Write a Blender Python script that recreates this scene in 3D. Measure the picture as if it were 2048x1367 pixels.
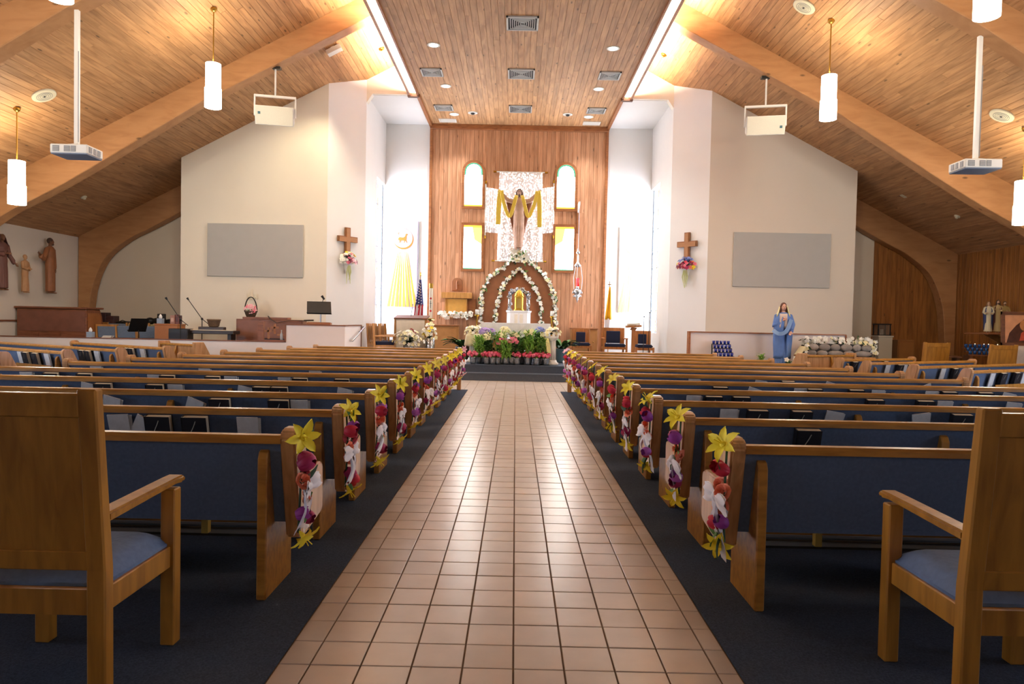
import bpy, bmesh, math, random
from mathutils import Vector, Matrix
for o in list(bpy.data.objects): bpy.data.objects.remove(o)
SC = bpy.context.scene
COL = SC.collection
PI = math.pi
# ------------------------------------------------------------------ camera
F, CAMZ = 1405.0, 1.405
VPX, VPY, ROLL = 1031.0, 641.5, math.radians(1.2)
_wy = Vector((VPX - 1024, 683.5 - VPY, F)).normalized()
_wz = Vector((math.sin(ROLL), math.cos(ROLL), 0)); _wz -= _wy * _wz.dot(_wy); _wz.normalize()
_wx = -_wz.cross(_wy)
if _wx.x < 0: _wx = -_wx
def ray(u, v):
    c = Vector((u - 1024, 683.5 - v, F))
    return Vector((_wx.dot(c), _wy.dot(c), _wz.dot(c)))
def at(u, v, Y):
    r = ray(u, v); k = Y / r.y
    return Vector((r.x * k, Y, CAMZ + r.z * k))
cd = bpy.data.cameras.new('camera'); cam = bpy.data.objects.new('camera', cd); COL.objects.link(cam)
cd.sensor_width = 36.0; cd.lens = F / 2048 * 36.0; cd.clip_start = 0.05; cd.clip_end = 200
right = Vector((_wx.x, _wy.x, _wz.x)); up = Vector((_wx.y, _wy.y, _wz.y)); fwd = Vector((_wx.z, _wy.z, _wz.z))
cam.matrix_world = Matrix(((right.x, up.x, -fwd.x, 0), (right.y, up.y, -fwd.y, 0), (right.z, up.z, -fwd.z, CAMZ), (0, 0, 0, 1)))
SC.camera = cam
# ------------------------------------------------------------------ world, exposure
w = bpy.data.worlds.new('world'); SC.world = w; w.use_nodes = True
w.node_tree.nodes['Background'].inputs[0].default_value = (0.75, 0.85, 1.0, 1)
w.node_tree.nodes['Background'].inputs[1].default_value = 1.0
SC.view_settings.view_transform = 'Standard'; SC.view_settings.look = 'None'
SC.view_settings.gamma = 1.0; SC.view_settings.use_curve_mapping = False
SC.view_settings.exposure = 0.45
SC.cycles.use_denoising = True
SC.cycles.max_bounces = 5; SC.cycles.diffuse_bounces = 4; SC.cycles.glossy_bounces = 2
SC.cycles.transmission_bounces = 3; SC.cycles.transparent_max_bounces = 4
SC.cycles.use_adaptive_sampling = True; SC.cycles.adaptive_threshold = 0.035
SC.cycles.sample_clamp_indirect = 6.0
SC.cycles.caustics_reflective = False; SC.cycles.caustics_refractive = False
# lamp strengths (used by the builders of the lamps and windows)
PENDANT_W, PENDANT_E = 62.0, 9.0
COVE_E, COVE_UP, DOWN_W = 8.0, 230.0, 170.0
NICHE_E, PANE_E = 14.0, 14.0
NAVE_FILL_E = 15.0  # glow of the added, unseen side windows that brighten the pews
random.seed(7)
# ------------------------------------------------------------------ helpers
def lin(c):
    if isinstance(c, str):
        c = [int(c[i:i+2], 16) / 255 for i in (0, 2, 4)]
    return tuple((x / 12.92 if x <= 0.04045 else ((x + 0.055) / 1.055) ** 2.4) for x in c) + (1.0,)
MATS = {}
def mat(name, col, rough=0.6, metal=0.0, emit=0.0, ecol=None, var=0.0, noise=0.0, nscale=8.0, spec=0.5, trans=0.0, alpha=1.0, sheen=0.0, coat=0.0, bump=0.0, bscale=40.0):
    if name in MATS: return MATS[name]
    m = bpy.data.materials.new(name); m.use_nodes = True; MATS[name] = m
    nt = m.node_tree; b = nt.nodes['Principled BSDF']
    c = lin(col)
    b.inputs['Base Color'].default_value = c
    b.inputs['Roughness'].default_value = rough; b.inputs['Metallic'].default_value = metal
    b.inputs['Specular IOR Level'].default_value = spec
    if trans: b.inputs['Transmission Weight'].default_value = trans
    if alpha < 1: b.inputs['Alpha'].default_value = alpha
    if coat: b.inputs['Coat Weight'].default_value = coat; b.inputs['Coat Roughness'].default_value = 0.15
    if sheen: b.inputs['Sheen Weight'].default_value = sheen
    if emit:
        b.inputs['Emission Color'].default_value = lin(ecol) if ecol else c
        b.inputs['Emission Strength'].default_value = emit
    src = None
    if noise:
        tc = nt.nodes.new('ShaderNodeNewGeometry'); n = nt.nodes.new('ShaderNodeTexNoise')
        n.inputs['Scale'].default_value = nscale; n.inputs['Detail'].default_value = 4
        nt.links.new(tc.outputs['Position'], n.inputs['Vector'])
        mx = nt.nodes.new('ShaderNodeMix'); mx.data_type = 'RGBA'; mx.blend_type = 'MULTIPLY'; mx.inputs[0].default_value = 1
        mr = nt.nodes.new('ShaderNodeMapRange'); mr.inputs[1].default_value = .3; mr.inputs[2].default_value = .7
        mr.inputs[3].default_value = 1 - noise; mr.inputs[4].default_value = 1 + noise * .6
        nt.links.new(n.outputs['Fac'], mr.inputs[0])
        mx.inputs[6].default_value = c; nt.links.new(mr.outputs[0], mx.inputs[7]); src = mx.outputs[2]
    if var:
        oi = nt.nodes.new('ShaderNodeObjectInfo'); mr = nt.nodes.new('ShaderNodeMapRange')
        mr.inputs[3].default_value = 1 - var; mr.inputs[4].default_value = 1 + var
        nt.links.new(oi.outputs['Random'], mr.inputs[0])
        mx = nt.nodes.new('ShaderNodeMix'); mx.data_type = 'RGBA'; mx.blend_type = 'MULTIPLY'; mx.inputs[0].default_value = 1
        if src: nt.links.new(src, mx.inputs[6])
        else: mx.inputs[6].default_value = c
        nt.links.new(mr.outputs[0], mx.inputs[7]); src = mx.outputs[2]
    if src: nt.links.new(src, b.inputs['Base Color'])
    if bump:
        tc = nt.nodes.new('ShaderNodeNewGeometry'); n = nt.nodes.new('ShaderNodeTexNoise'); n.inputs['Scale'].default_value = bscale
        nt.links.new(tc.outputs['Position'], n.inputs['Vector'])
        bp = nt.nodes.new('ShaderNodeBump'); bp.inputs['Strength'].default_value = bump; bp.inputs['Distance'].default_value = .01
        nt.links.new(n.outputs['Fac'], bp.inputs['Height']); nt.links.new(bp.outputs[0], b.inputs['Normal'])
    return m
def wood(name, col, dark, scale=(14, 14, 1.2), rough=0.45, var=0.0, knots=0.0, kscale=(5, 5, 1.6), contrast=1.0, coords='Position', coat=0.0):
    """grain stretched along the axis with the smallest scale"""
    if name in MATS: return MATS[name]
    m = bpy.data.materials.new(name); m.use_nodes = True; MATS[name] = m
    nt = m.node_tree; b = nt.nodes['Principled BSDF']; L = nt.links.new
    b.inputs['Roughness'].default_value = rough
    if coat: b.inputs['Coat Weight'].default_value = coat; b.inputs['Coat Roughness'].default_value = .2
    if coords == 'Position':
        g = nt.nodes.new('ShaderNodeNewGeometry'); vec = g.outputs['Position']
    else:
        g = nt.nodes.new('ShaderNodeTexCoord'); vec = g.outputs['Object']
    oi = nt.nodes.new('ShaderNodeObjectInfo')
    off = nt.nodes.new('ShaderNodeVectorMath'); off.operation = 'MULTIPLY_ADD'
    cx = nt.nodes.new('ShaderNodeCombineXYZ')
    for i in range(3): L(oi.outputs['Random'], cx.inputs[i])
    L(cx.outputs[0], off.inputs[0]); off.inputs[1].default_value = (13.7, 7.3, 9.1); L(vec, off.inputs[2])
    mp = nt.nodes.new('ShaderNodeMapping'); mp.inputs['Scale'].default_value = scale; L(off.outputs[0], mp.inputs[0])
    n = nt.nodes.new('ShaderNodeTexNoise'); n.inputs['Scale'].default_value = 1.6; n.inputs['Detail'].default_value = 6; n.inputs['Distortion'].default_value = .6
    L(mp.outputs[0], n.inputs['Vector'])
    cr = nt.nodes.new('ShaderNodeValToRGB'); L(n.outputs['Fac'], cr.inputs[0])
    cr.color_ramp.elements[0].position = .5 - .22 / contrast; cr.color_ramp.elements[0].color = lin(dark)
    cr.color_ramp.elements[1].position = .5 + .12 / contrast; cr.color_ramp.elements[1].color = lin(col)
    out = cr.outputs[0]
    if knots:
        mk = nt.nodes.new('ShaderNodeMapping'); mk.inputs['Scale'].default_value = kscale; L(off.outputs[0], mk.inputs[0])
        vo = nt.nodes.new('ShaderNodeTexVoronoi'); vo.inputs['Scale'].default_value = 1.0; L(mk.outputs[0], vo.inputs['Vector'])
        kr = nt.nodes.new('ShaderNodeMapRange'); kr.inputs[1].default_value = knots; kr.inputs[2].default_value = knots * 1.8
        kr.inputs[3].default_value = .38; kr.inputs[4].default_value = 1
        L(vo.outputs['Distance'], kr.inputs[0])
        mx = nt.nodes.new('ShaderNodeMix'); mx.data_type = 'RGBA'; mx.blend_type = 'MULTIPLY'; mx.inputs[0].default_value = 1
        L(out, mx.inputs[6]); L(kr.outputs[0], mx.inputs[7]); out = mx.outputs[2]
    if var:
        mr = nt.nodes.new('ShaderNodeMapRange'); mr.inputs[3].default_value = 1 - var; mr.inputs[4].default_value = 1 + var * .7
        L(oi.outputs['Random'], mr.inputs[0])
        mx = nt.nodes.new('ShaderNodeMix'); mx.data_type = 'RGBA'; mx.blend_type = 'MULTIPLY'; mx.inputs[0].default_value = 1
        L(out, mx.inputs[6]); L(mr.outputs[0], mx.inputs[7]); out = mx.outputs[2]
    L(out, b.inputs['Base Color'])
    return m
class MB:
    def __init__(s): s.v = []; s.f = []
    def add(s, vs, fs):
        o = len(s.v); s.v += [tuple(x) for x in vs]; s.f += [tuple(o + i for i in q) for q in fs]; return s
    def box(s, lo, hi, M=None):
        (a, b, c), (d, e, f) = lo, hi
        vs = [Vector(p) for p in ((a,b,c),(d,b,c),(d,e,c),(a,e,c),(a,b,f),(d,b,f),(d,e,f),(a,e,f))]
        if M: vs = [M @ p for p in vs]
        return s.add(vs, ((0,3,2,1),(4,5,6,7),(0,1,5,4),(1,2,6,5),(2,3,7,6),(3,0,4,7)))
    def prism(s, poly, t0, t1, axis='x', M=None):
        """extrude a 2-D polygon: axis x -> poly is (y,z); y -> (x,z); z -> (x,y)"""
        n = len(poly)
        def P(p, t):
            q = {'x': (t, p[0], p[1]), 'y': (p[0], t, p[1]), 'z': (p[0], p[1], t)}[axis]
            return M @ Vector(q) if M else Vector(q)
        vs = [P(p, t0) for p in poly] + [P(p, t1) for p in poly]
        fs = [tuple(range(n)), tuple(range(2*n-1, n-1, -1))] + [(i, n+i, n+(i+1) % n, (i+1) % n) for i in range(n)]
        return s.add(vs, fs)
    def tube(s, pts, r, n=8, cap=True, flat=1.0):
        pts = [Vector(p) for p in pts]
        rs = r if isinstance(r, (list, tuple)) else [r] * len(pts)
        rings = []; prev = None
        for i, p in enumerate(pts):
            d = (pts[min(i+1, len(pts)-1)] - pts[max(i-1, 0)]).normalized()
            if prev is None:
                a = Vector((0, 0, 1)) if abs(d.z) < .9 else Vector((1, 0, 0))
                x = d.cross(a).normalized()
            else:
                x = (prev - d * prev.dot(d)).normalized()
            prev = x; y = d.cross(x)
            rings.append([p + x * (rs[i] * math.cos(2*PI*k/n)) + y * (rs[i] * flat * math.sin(2*PI*k/n)) for k in range(n)])
        vs = [q for R in rings for q in R]
        fs = [(i*n+k, i*n+(k+1) % n, (i+1)*n+(k+1) % n, (i+1)*n+k) for i in range(len(pts)-1) for k in range(n)]
        if cap: fs += [tuple(range(n-1, -1, -1)), tuple(range((len(pts)-1)*n, len(pts)*n))]
        return s.add(vs, fs)
    def lathe(s, prof, c=(0, 0, 0), n=16, sx=1.0, sy=1.0, cap=True):
        c = Vector(c)
        vs = [c + Vector((r*sx*math.cos(2*PI*k/n), r*sy*math.sin(2*PI*k/n), z)) for r, z in prof for k in range(n)]
        m = len(prof)
        fs = [(i*n+k, i*n+(k+1) % n, (i+1)*n+(k+1) % n, (i+1)*n+k) for i in range(m-1) for k in range(n)]
        if cap: fs += [tuple(range(n-1, -1, -1)), tuple(range((m-1)*n, m*n))]
        return s.add(vs, fs)
    def loft(s, secs, n=16):
        """secs: (cx, cy, z, rx, ry)"""
        vs = [Vector((cx + rx*math.cos(2*PI*k/n), cy + ry*math.sin(2*PI*k/n), z)) for cx, cy, z, rx, ry in secs for k in range(n)]
        m = len(secs)
        fs = [(i*n+k, i*n+(k+1) % n, (i+1)*n+(k+1) % n, (i+1)*n+k) for i in range(m-1) for k in range(n)]
        fs += [tuple(range(n-1, -1, -1)), tuple(range((m-1)*n, m*n))]
        return s.add(vs, fs)
    def ell(s, c, r, n=10, m=7, M=None):
        c = Vector(c)
        if not isinstance(r, (list, tuple)): r = (r, r, r)
        vs = []
        for i in range(m + 1):
            t = PI * i / m
            for k in range(n):
                p = Vector((r[0]*math.sin(t)*math.cos(2*PI*k/n), r[1]*math.sin(t)*math.sin(2*PI*k/n), -r[2]*math.cos(t)))
                vs.append(c + (M @ p if M else p))
        fs = [(i*n+k, i*n+(k+1) % n, (i+1)*n+(k+1) % n, (i+1)*n+k) for i in range(m) for k in range(n)]
        return s.add(vs, fs)
    def grid(s, fn, nu, nv, thick=0.0):
        """fn(u,v)->point for u,v in 0..1"""
        vs = [Vector(fn(i/nu, j/nv)) for j in range(nv+1) for i in range(nu+1)]
        fs = [(j*(nu+1)+i, j*(nu+1)+i+1, (j+1)*(nu+1)+i+1, (j+1)*(nu+1)+i) for j in range(nv) for i in range(nu)]
        if thick:
            N = len(vs); nor = []
            for j in range(nv+1):
                for i in range(nu+1):
                    a = vs[j*(nu+1)+min(i+1, nu)] - vs[j*(nu+1)+max(i-1, 0)]
                    b = vs[min(j+1, nv)*(nu+1)+i] - vs[max(j-1, 0)*(nu+1)+i]
                    c = a.cross(b); nor.append(c.normalized() if c.length > 1e-9 else Vector((0, 0, 1)))
            back = [vs[k] - nor[k]*thick for k in range(N)]
            fs2 = [tuple(N + i for i in reversed(q)) for q in fs]
            rim = [j*(nu+1) for j in range(nv+1)]; W = nu+1
            loop = list(range(W)) + [j*W+nu for j in range(1, nv+1)] + [nv*W+i for i in range(nu-1, -1, -1)] + [j*W for j in range(nv-1, 0, -1)]
            fr = [(loop[k], N+loop[k], N+loop[(k+1) % len(loop)], loop[(k+1) % len(loop)]) for k in range(len(loop))]
            return s.add(vs + back, fs + fs2 + fr)
        return s.add(vs, fs)
    def mesh(s, name, material, smooth=False, bevel=0.0, seg=1, remesh=0.0, sm_it=2):
        me = bpy.data.meshes.new(name); me.from_pydata(s.v, [], s.f); me.update()
        if remesh:
            bm = bmesh.new(); bm.from_mesh(me); bmesh.ops.recalc_face_normals(bm, faces=bm.faces); bm.to_mesh(me); bm.free()
            o = bpy.data.objects.new('tmp', me); COL.objects.link(o)
            md = o.modifiers.new('r', 'REMESH'); md.mode = 'VOXEL'; md.voxel_size = remesh
            if sm_it:
                ms = o.modifiers.new('s', 'SMOOTH'); ms.iterations = sm_it; ms.factor = .5
            dg = bpy.context.evaluated_depsgraph_get()
            me2 = bpy.data.meshes.new_from_object(o.evaluated_get(dg)); bpy.data.objects.remove(o); bpy.data.meshes.remove(me); me = me2; me.name = name
            smooth = True
        else:
            bm = bmesh.new(); bm.from_mesh(me)
            bmesh.ops.recalc_face_normals(bm, faces=bm.faces)
            if bevel:
                es = [e for e in bm.edges if len(e.link_faces) == 2 and e.calc_face_angle(0) > .5]
                bmesh.ops.bevel(bm, geom=es, offset=bevel, segments=seg, affect='EDGES', clamp_overlap=True)
            bm.to_mesh(me); bm.free()
        if smooth:
            for p in me.polygons: p.use_smooth = True
        me.materials.clear(); me.materials.append(material)
        return me
    def build(s, name, material, parent=None, smooth=False, bevel=0.0, seg=1, remesh=0.0, sm_it=2, loc=None, kind=None, label=None):
        me = s.mesh(name, material, smooth, bevel, seg, remesh, sm_it)
        return link(name, me, parent, loc, kind, label)
def link(name, me, parent=None, loc=None, kind=None, label=None):
    o = bpy.data.objects.new(name, me); COL.objects.link(o)
    if parent is not None: o.parent = parent
    if loc is not None: o.location = loc
    if kind: o['kind'] = kind
    if label: o['label'] = label
    return o
def thing(name, label, cat, loc=(0, 0, 0), rz=0.0, group=None):
    o = bpy.data.objects.new(name, None); COL.objects.link(o); o.empty_display_size = .1
    o.location = loc; o.rotation_euler = (0, 0, rz); o['label'] = label; o['category'] = cat
    if group: o['group'] = group
    return o
def tag(o, label, cat, group=None):
    o['label'] = label; o['category'] = cat
    if group: o['group'] = group
    return o
def struct(o): o['kind'] = 'structure'; return o
def copy_tree(o, parent=None):
    c = o.copy(); COL.objects.link(c); c.parent = parent
    for ch in o.children: copy_tree(ch, c)
    return c
def lamp(name, kind, loc, energy, color=(1, 1, 1), size=.05, parent=None, rot=None, spot=None, blend=.5):
    l = bpy.data.lights.new(name, kind); l.energy = energy; l.color = color
    if kind == 'AREA': l.size = size
    else: l.shadow_soft_size = size
    if spot: l.spot_size = spot; l.spot_blend = blend
    o = bpy.data.objects.new(name, l); COL.objects.link(o); o.location = loc
    if rot: o.rotation_euler = rot
    if parent: o.parent = parent
    return o
def aim(o, target):
    d = Vector(target) - o.location; o.rotation_euler = d.to_track_quat('-Z', 'Y').to_euler()
ORD = ['first', 'second', 'third', 'fourth', 'fifth', 'sixth', 'seventh', 'eighth', 'ninth', 'tenth', 'eleventh', 'twelfth']
# ------------------------------------------------------------------ materials
CEILW = wood('ceiling_pine', 'c49668', '9c7048', scale=(9, .9, 9), rough=.62, var=.13, knots=.07, kscale=(6, 1.8, 6))
WALLW = wood('wall_cedar', 'cf9c76', 'a8744e', scale=(9, 9, .8), rough=.5, var=.14, knots=.07, kscale=(6, 6, 1.8))
DARKW = wood('side_pine', 'a26a32', '784a20', scale=(9, 9, .8), rough=.5, var=.16, knots=.06, kscale=(6, 6, 1.8))
BEAMW = wood('glulam', 'bb8a5c', 'aa784c', scale=(1.2, 3, 5), rough=.5, knots=.05, kscale=(1.2, 3, 3))
OAK = wood('pew_oak', 'ba8438', '8f5f26', scale=(2.5, 20, 12), rough=.32, coat=.25)
OAKV = wood('pew_end_oak', 'c8986a', 'a67848', scale=(16, 14, 1.8), rough=.3, coat=.3)
CHOAK = wood('chair_oak', 'b07a2c', '8a5a1c', scale=(12, 12, 1.6), rough=.35, coat=.2)
BROWN = wood('organ_walnut', '8a5538', '6a3c26', scale=(2, 14, 14), rough=.4)
TRIMW = wood('trim_wood', 'a5693c', '84502c', scale=(3, 12, 12), rough=.45)
DKTRIM = wood('dark_trim', '6e4428', '523018', scale=(3, 12, 12), rough=.5)
LTW = wood('light_oak', 'c99250', 'a87435', scale=(12, 12, 1.6), rough=.4)
BLUE = mat('pew_blue_fabric', '596984', rough=.9, noise=.1, nscale=60, spec=.2)
CUSH = mat('chair_cushion', '6a80a4', rough=.9, noise=.12, nscale=40, spec=.2)
CARPET = mat('carpet', '444f61', rough=.95, noise=.35, nscale=120, spec=.1, bump=.4, bscale=300)
PCARPET = mat('platform_carpet', '525b6a', rough=.85, noise=.2, nscale=90, spec=.2)
GROUT = mat('grout', '6e5742', rough=.9)
TILE = mat('floor_tile', 'd2c2b4', rough=.27, var=.07, noise=.06, nscale=6, spec=1.0)
WHITEW = mat('white_wall', 'e6e4e0', rough=.85, noise=.015, nscale=2)
CREAM = mat('cream_wall', 'ece5d4', rough=.85, noise=.015, nscale=2)
BEIGE = mat('beige_wall', 'ddd3c4', rough=.85, noise=.015, nscale=2)
LOWW = mat('half_wall_paint', 'e8dfda', rough=.8, noise=.015, nscale=2)
BLACK = mat('black_plastic', '141414', rough=.45)
GREYP = mat('grey_plastic', '8b8d8f', rough=.5)
WHITEP = mat('white_plastic', 'e4e3dc', rough=.45)
BRASS = mat('brass', 'b08a3c', rough=.3, metal=1)
STEEL = mat('steel', 'b9bcc0', rough=.3, metal=1)
NAVY = mat('navy_fabric', '16203e', rough=.9, noise=.15, nscale=50)
# ================================================================== structure
def slope(x): return 9.6 - .52 * abs(x)
SW = 11.85     # side walls
TD = .206      # tile module
# floor: grout bed with tiles
fl = struct(MB().box((-SW, -6, -.2), (SW, 21.2, -.006)).build('floor', GROUT))
tm = MB()
h = (TD - .007) / 2
tm.add([(-h, -h, -.02), (h, -h, -.02), (h, h, -.02), (-h, h, -.02), (-h, -h, -.0015), (h, -h, -.0015), (h, h, -.0015), (-h, h, -.0015),
        (-h+.002, -h+.002, 0), (h-.002, -h+.002, 0), (h-.002, h-.002, 0), (-h+.002, h-.002, 0)],
       [(0,1,5,4),(1,2,6,5),(2,3,7,6),(3,0,4,7),(4,5,9,8),(5,6,10,9),(6,7,11,10),(7,4,8,11),(8,9,10,11)])
tile_me = tm.mesh('tile', TILE)
X0, Y0 = .02, 2.8 - TD * 2
cols = [(X0 + TD*(k+.5), 1.0) for k in range(-4, 4)]
edge = .93 - 4*TD
cols = [(X0 - 4*TD - (edge+X0)/2, (edge+X0-.006)/(TD-.007))] + cols + [(X0 + 4*TD + (edge-X0)/2, (edge-X0-.006)/(TD-.007))]
far = MB()
row = 0; count = 0
y = Y0
while y < 16.36:
    yc = y + TD/2
    if yc < 14.12: cc = cols
    else:
        cc = [(X0 + TD*(k+.5), 1.0) for k in range(-24, 24)]
    for (xc, sx) in cc:
        if count < 300:
            o = bpy.data.objects.new('tile', tile_me); COL.objects.link(o); o.parent = fl
            o.location = (xc, yc, random.uniform(-.0012, .0006)); o.scale = (sx, 1, 1)
            o.rotation_euler = (random.uniform(-.003, .003), random.uniform(-.003, .003), 0); count += 1
        else:
            dz = random.uniform(-.0012, .0006)
            hx = h*sx
            far.add([(xc-hx, yc-h, -.012), (xc+hx, yc-h, -.012), (xc+hx, yc+h, -.012), (xc-hx, yc+h, -.012), (xc-hx, yc-h, dz), (xc+hx, yc-h, dz), (xc+hx, yc+h, dz), (xc-hx, yc+h, dz)],
                    [(4,5,6,7),(0,1,5,4),(1,2,6,5),(2,3,7,6),(3,0,4,7)])
    y += TD
far.build('tile_field', TILE, fl, kind='stuff')
# back-of-camera tiles as one field
bk = MB(); y = Y0 - TD
while y > -5.9:
    for (xc, sx) in cols:
        hx = h*sx; yc = y + TD/2
        bk.add([(xc-hx, yc-h, -.012), (xc+hx, yc-h, -.012), (xc+hx, yc+h, -.012), (xc-hx, yc+h, -.012), (xc-hx, yc-h, 0), (xc+hx, yc-h, 0), (xc+hx, yc+h, 0), (xc-hx, yc+h, 0)],
               [(4,5,6,7),(0,1,5,4),(1,2,6,5),(2,3,7,6),(3,0,4,7)])
    y -= TD
bk.build('tile_field', TILE, fl, kind='stuff')
for s, nm in ((-1, 'left'), (1, 'right')):
    a, b = sorted((s*.935, s*SW))
    struct(MB().box((a, -6, -.02), (b, 14.12, .004)).build('floor_carpet_' + nm, CARPET))
    a, b = sorted((s*5.0, s*SW))
    struct(MB().box((a, 14.12, -.02), (b, 19.3, .004)).build('floor_side_carpet_' + nm, CARPET))
# altar platform: two carpeted steps
st = struct(MB().box((-3.7, 16.36, 0), (3.8, 21, .172)).box((-3.71, 16.345, .15), (3.81, 16.40, .176)).build('floor_step', PCARPET))
st = struct(MB().box((-3.7, 16.74, .172), (3.8, 21, .345)).box((-3.71, 16.725, .323), (3.81, 16.78, .35)).box((-3.95, 18.3, .1), (3.95, 21, .348)).build('floor_platform', PCARPET))
struct(MB().box((-SW, 15.55, 0), (-8.34, 19.3, .30)).box((-8.34, 15.55, 0), (-3.9, 17.38, .30)).build('floor_choir', CARPET))
# ---- outer shell
struct(MB().box((-SW-.2, -6, -.2), (-SW, 19.45, 3.46)).build('wall_left', BEIGE))
wr = struct(MB().box((SW, -6, -.2), (SW+.2, 19.45, 3.46)).build('wall_right', DARKW))
struct(MB().box((-SW-.2, -6.2, -.2), (SW+.2, -6, 9.8)).build('wall_back', BEIGE))
struct(MB().box((-SW, 19.3, -.1), (-8.2, 19.45, 5.5)).build('wall_front_left', BEIGE))
wfr = struct(MB().box((8.2, 19.3, -.1), (SW, 19.45, 5.5)).build('wall_front_right', BEIGE))
for s, nm in ((-1, 'left'), (1, 'right')):
    mm = CREAM if s < 0 else BEIGE
    m = MB().prism([(s*4.70, -.1), (s*8.32, -.1), (s*8.32, slope(8.32)+.1), (s*4.70, slope(4.7)+.1)], 17.4, 17.55, 'y')
    m.prism([(s*8.32, 17.56), (s*8.32, 19.35), (s*8.2, 19.35), (s*8.2, 17.56)], -.1, 5.2, 'z')
    struct(m.build('wall_screen_' + nm, mm))
    # angled wall with the cross
    a, b = (s*4.70, 17.40), (s*3.95, 18.25)
    m = MB()
    vs = []
    for (x, y2) in (a, b, (b[0]+s*.1, b[1]+.1), (a[0]+s*.1, a[1]+.1)):
        vs += [(x, y2, -.1), (x, y2, slope(x)+.12)]
    m.add(vs, [(0,2,3,1),(2,4,5,3),(4,6,7,5),(6,0,1,7),(1,3,5,7),(0,6,4,2)])
    struct(m.build('wall_angled_' + nm, WHITEW))
    # header over the niche
    m = MB().prism([(s*2.3, 7.17), (s*3.95, 7.17), (s*3.95, slope(3.95)+.1), (s*2.3, slope(2.3)+.1)], 18.25, 18.35, 'y')
    m.prism([(s*3.95, 6.95), (s*3.95, 7.17), (s*3.80, 7.17)], 18.25, 18.45, 'y')
    struct(m.build('wall_header_' + nm, CREAM))
    # niche side wall with the window opening
    m = MB()
    a, b = sorted((s*3.95, s*4.15))
    m.box((a, 18.25, 0), (b, 19.72, 7.3)).box((a, 19.72, 5.35), (b, 21, 7.3)).box((a, 19.72, 0), (b, 21, 1.15))
    struct(m.build('wall_niche_' + nm, WHITEW))
    a, b = sorted((s*2.62, s*4.15))
    struct(MB().box((a, 18.35, 7.16), (b, 21.2, 7.3)).build('ceiling_niche_' + nm, WHITEW))
struct(MB().box((-4.15, 21, 0), (4.15, 21.2, 7.3)).build('wall_front', WHITEW))
# ---- planks
def plank_mesh(mat_, name='plank'):
    # unit plank: x 0..1 width, y 0..1 length, face at z=-1 (towards -z), back at 0
    g = .035
    return MB().add([(0,0,0),(1,0,0),(1,1,0),(0,1,0),(0,0,-.55),(1,0,-.55),(1,1,-.55),(0,1,-.55),(g,0,-1),(1-g,0,-1),(1-g,1,-1),(g,1,-1)],
        [(0,1,2,3),(8,11,10,9),(0,4,5,1),(2,6,7,3),(1,5,6,2),(3,7,4,0),(4,8,9,5),(6,10,11,7),(5,9,10,6),(7,11,8,4)]).mesh(name, mat_)
PLC = plank_mesh(CEILW); PLW = plank_mesh(WALLW); PLD = plank_mesh(DARKW)
def put_plank(me, M, parent):
    o = bpy.data.objects.new('plank', me); COL.objects.link(o); o.parent = parent; o.matrix_world = M; return o
def frame(org, ex, ey, ez):
    return Matrix(((ex[0], ey[0], ez[0], org[0]), (ex[1], ey[1], ez[1], org[1]), (ex[2], ey[2], ez[2], org[2]), (0, 0, 0, 1)))
PW = .132
c = math.cos(math.atan(.52)); sn = math.sin(math.atan(.52))
for s, nm in ((-1, 'left'), (1, 'right')):
    # structural deck above the planks
    deck = MB().prism([(s*2.2, slope(2.2)+.02), (s*(SW+.3), slope(SW+.3)+.02), (s*(SW+.3), slope(SW+.3)+.25), (s*2.2, slope(2.2)+.25)], -6.2, 19.5, 'y')
    ce = struct(deck.build('ceiling_' + nm, CEILW))
    k = 0; x = 2.7; rest = MB(); n = 0
    while x < SW:
        ys = 9.5 + random.uniform(-2.0, 0.0); yend = 18.4 if x > 4.6 else 18.3
        if x > 8.2: yend = 19.35
        lo = x
        # rear pieces joined
        e1 = Vector((s*c, 0, -sn))
        nrm = Vector((s*sn, 0, c))
        org = Vector((s*lo, 0, slope(lo)))
        yy = -6.0
        while yy < ys - .01:
            y2 = min(ys, yy + random.uniform(2.5, 4.8))
            if ys - y2 < .7: y2 = ys
            g = .005
            a = org + e1*.002; b = org + e1*(PW-.002)
            rest.add([a+Vector((0, yy, 0))-nrm*.012, b+Vector((0, yy, 0))-nrm*.012, b+Vector((0, y2-.003, 0))-nrm*.012, a+Vector((0, y2-.003, 0))-nrm*.012,
                      a+Vector((0, yy, 0))+nrm*.03, b+Vector((0, yy, 0))+nrm*.03, b+Vector((0, y2-.003, 0))+nrm*.03, a+Vector((0, y2-.003, 0))+nrm*.03],
                     [(0,1,2,3),(0,4,5,1),(1,5,6,2),(2,6,7,3),(3,7,4,0)])
            yy = y2
        yy = ys
        while yy < yend - .01:
            y2 = min(yend, yy + random.uniform(2.6, 5.0))
            if yend - y2 < 1.0: y2 = yend
            dz = random.uniform(-.0015, .0015)
            if s > 0: M = frame(org + Vector((0, yy, 0)) + nrm*dz, e1*PW, Vector((0, y2-yy-.003, 0)), nrm*.018)
            else: M = frame(org + Vector((0, yy, 0)) + nrm*dz, e1*PW, Vector((0, y2-yy-.003, 0)), nrm*.018)
            put_plank(PLC, M, ce); n += 1
            yy = y2
        x += PW*c
    rest.build('plank_field', CEILW, ce, kind='stuff')
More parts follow.
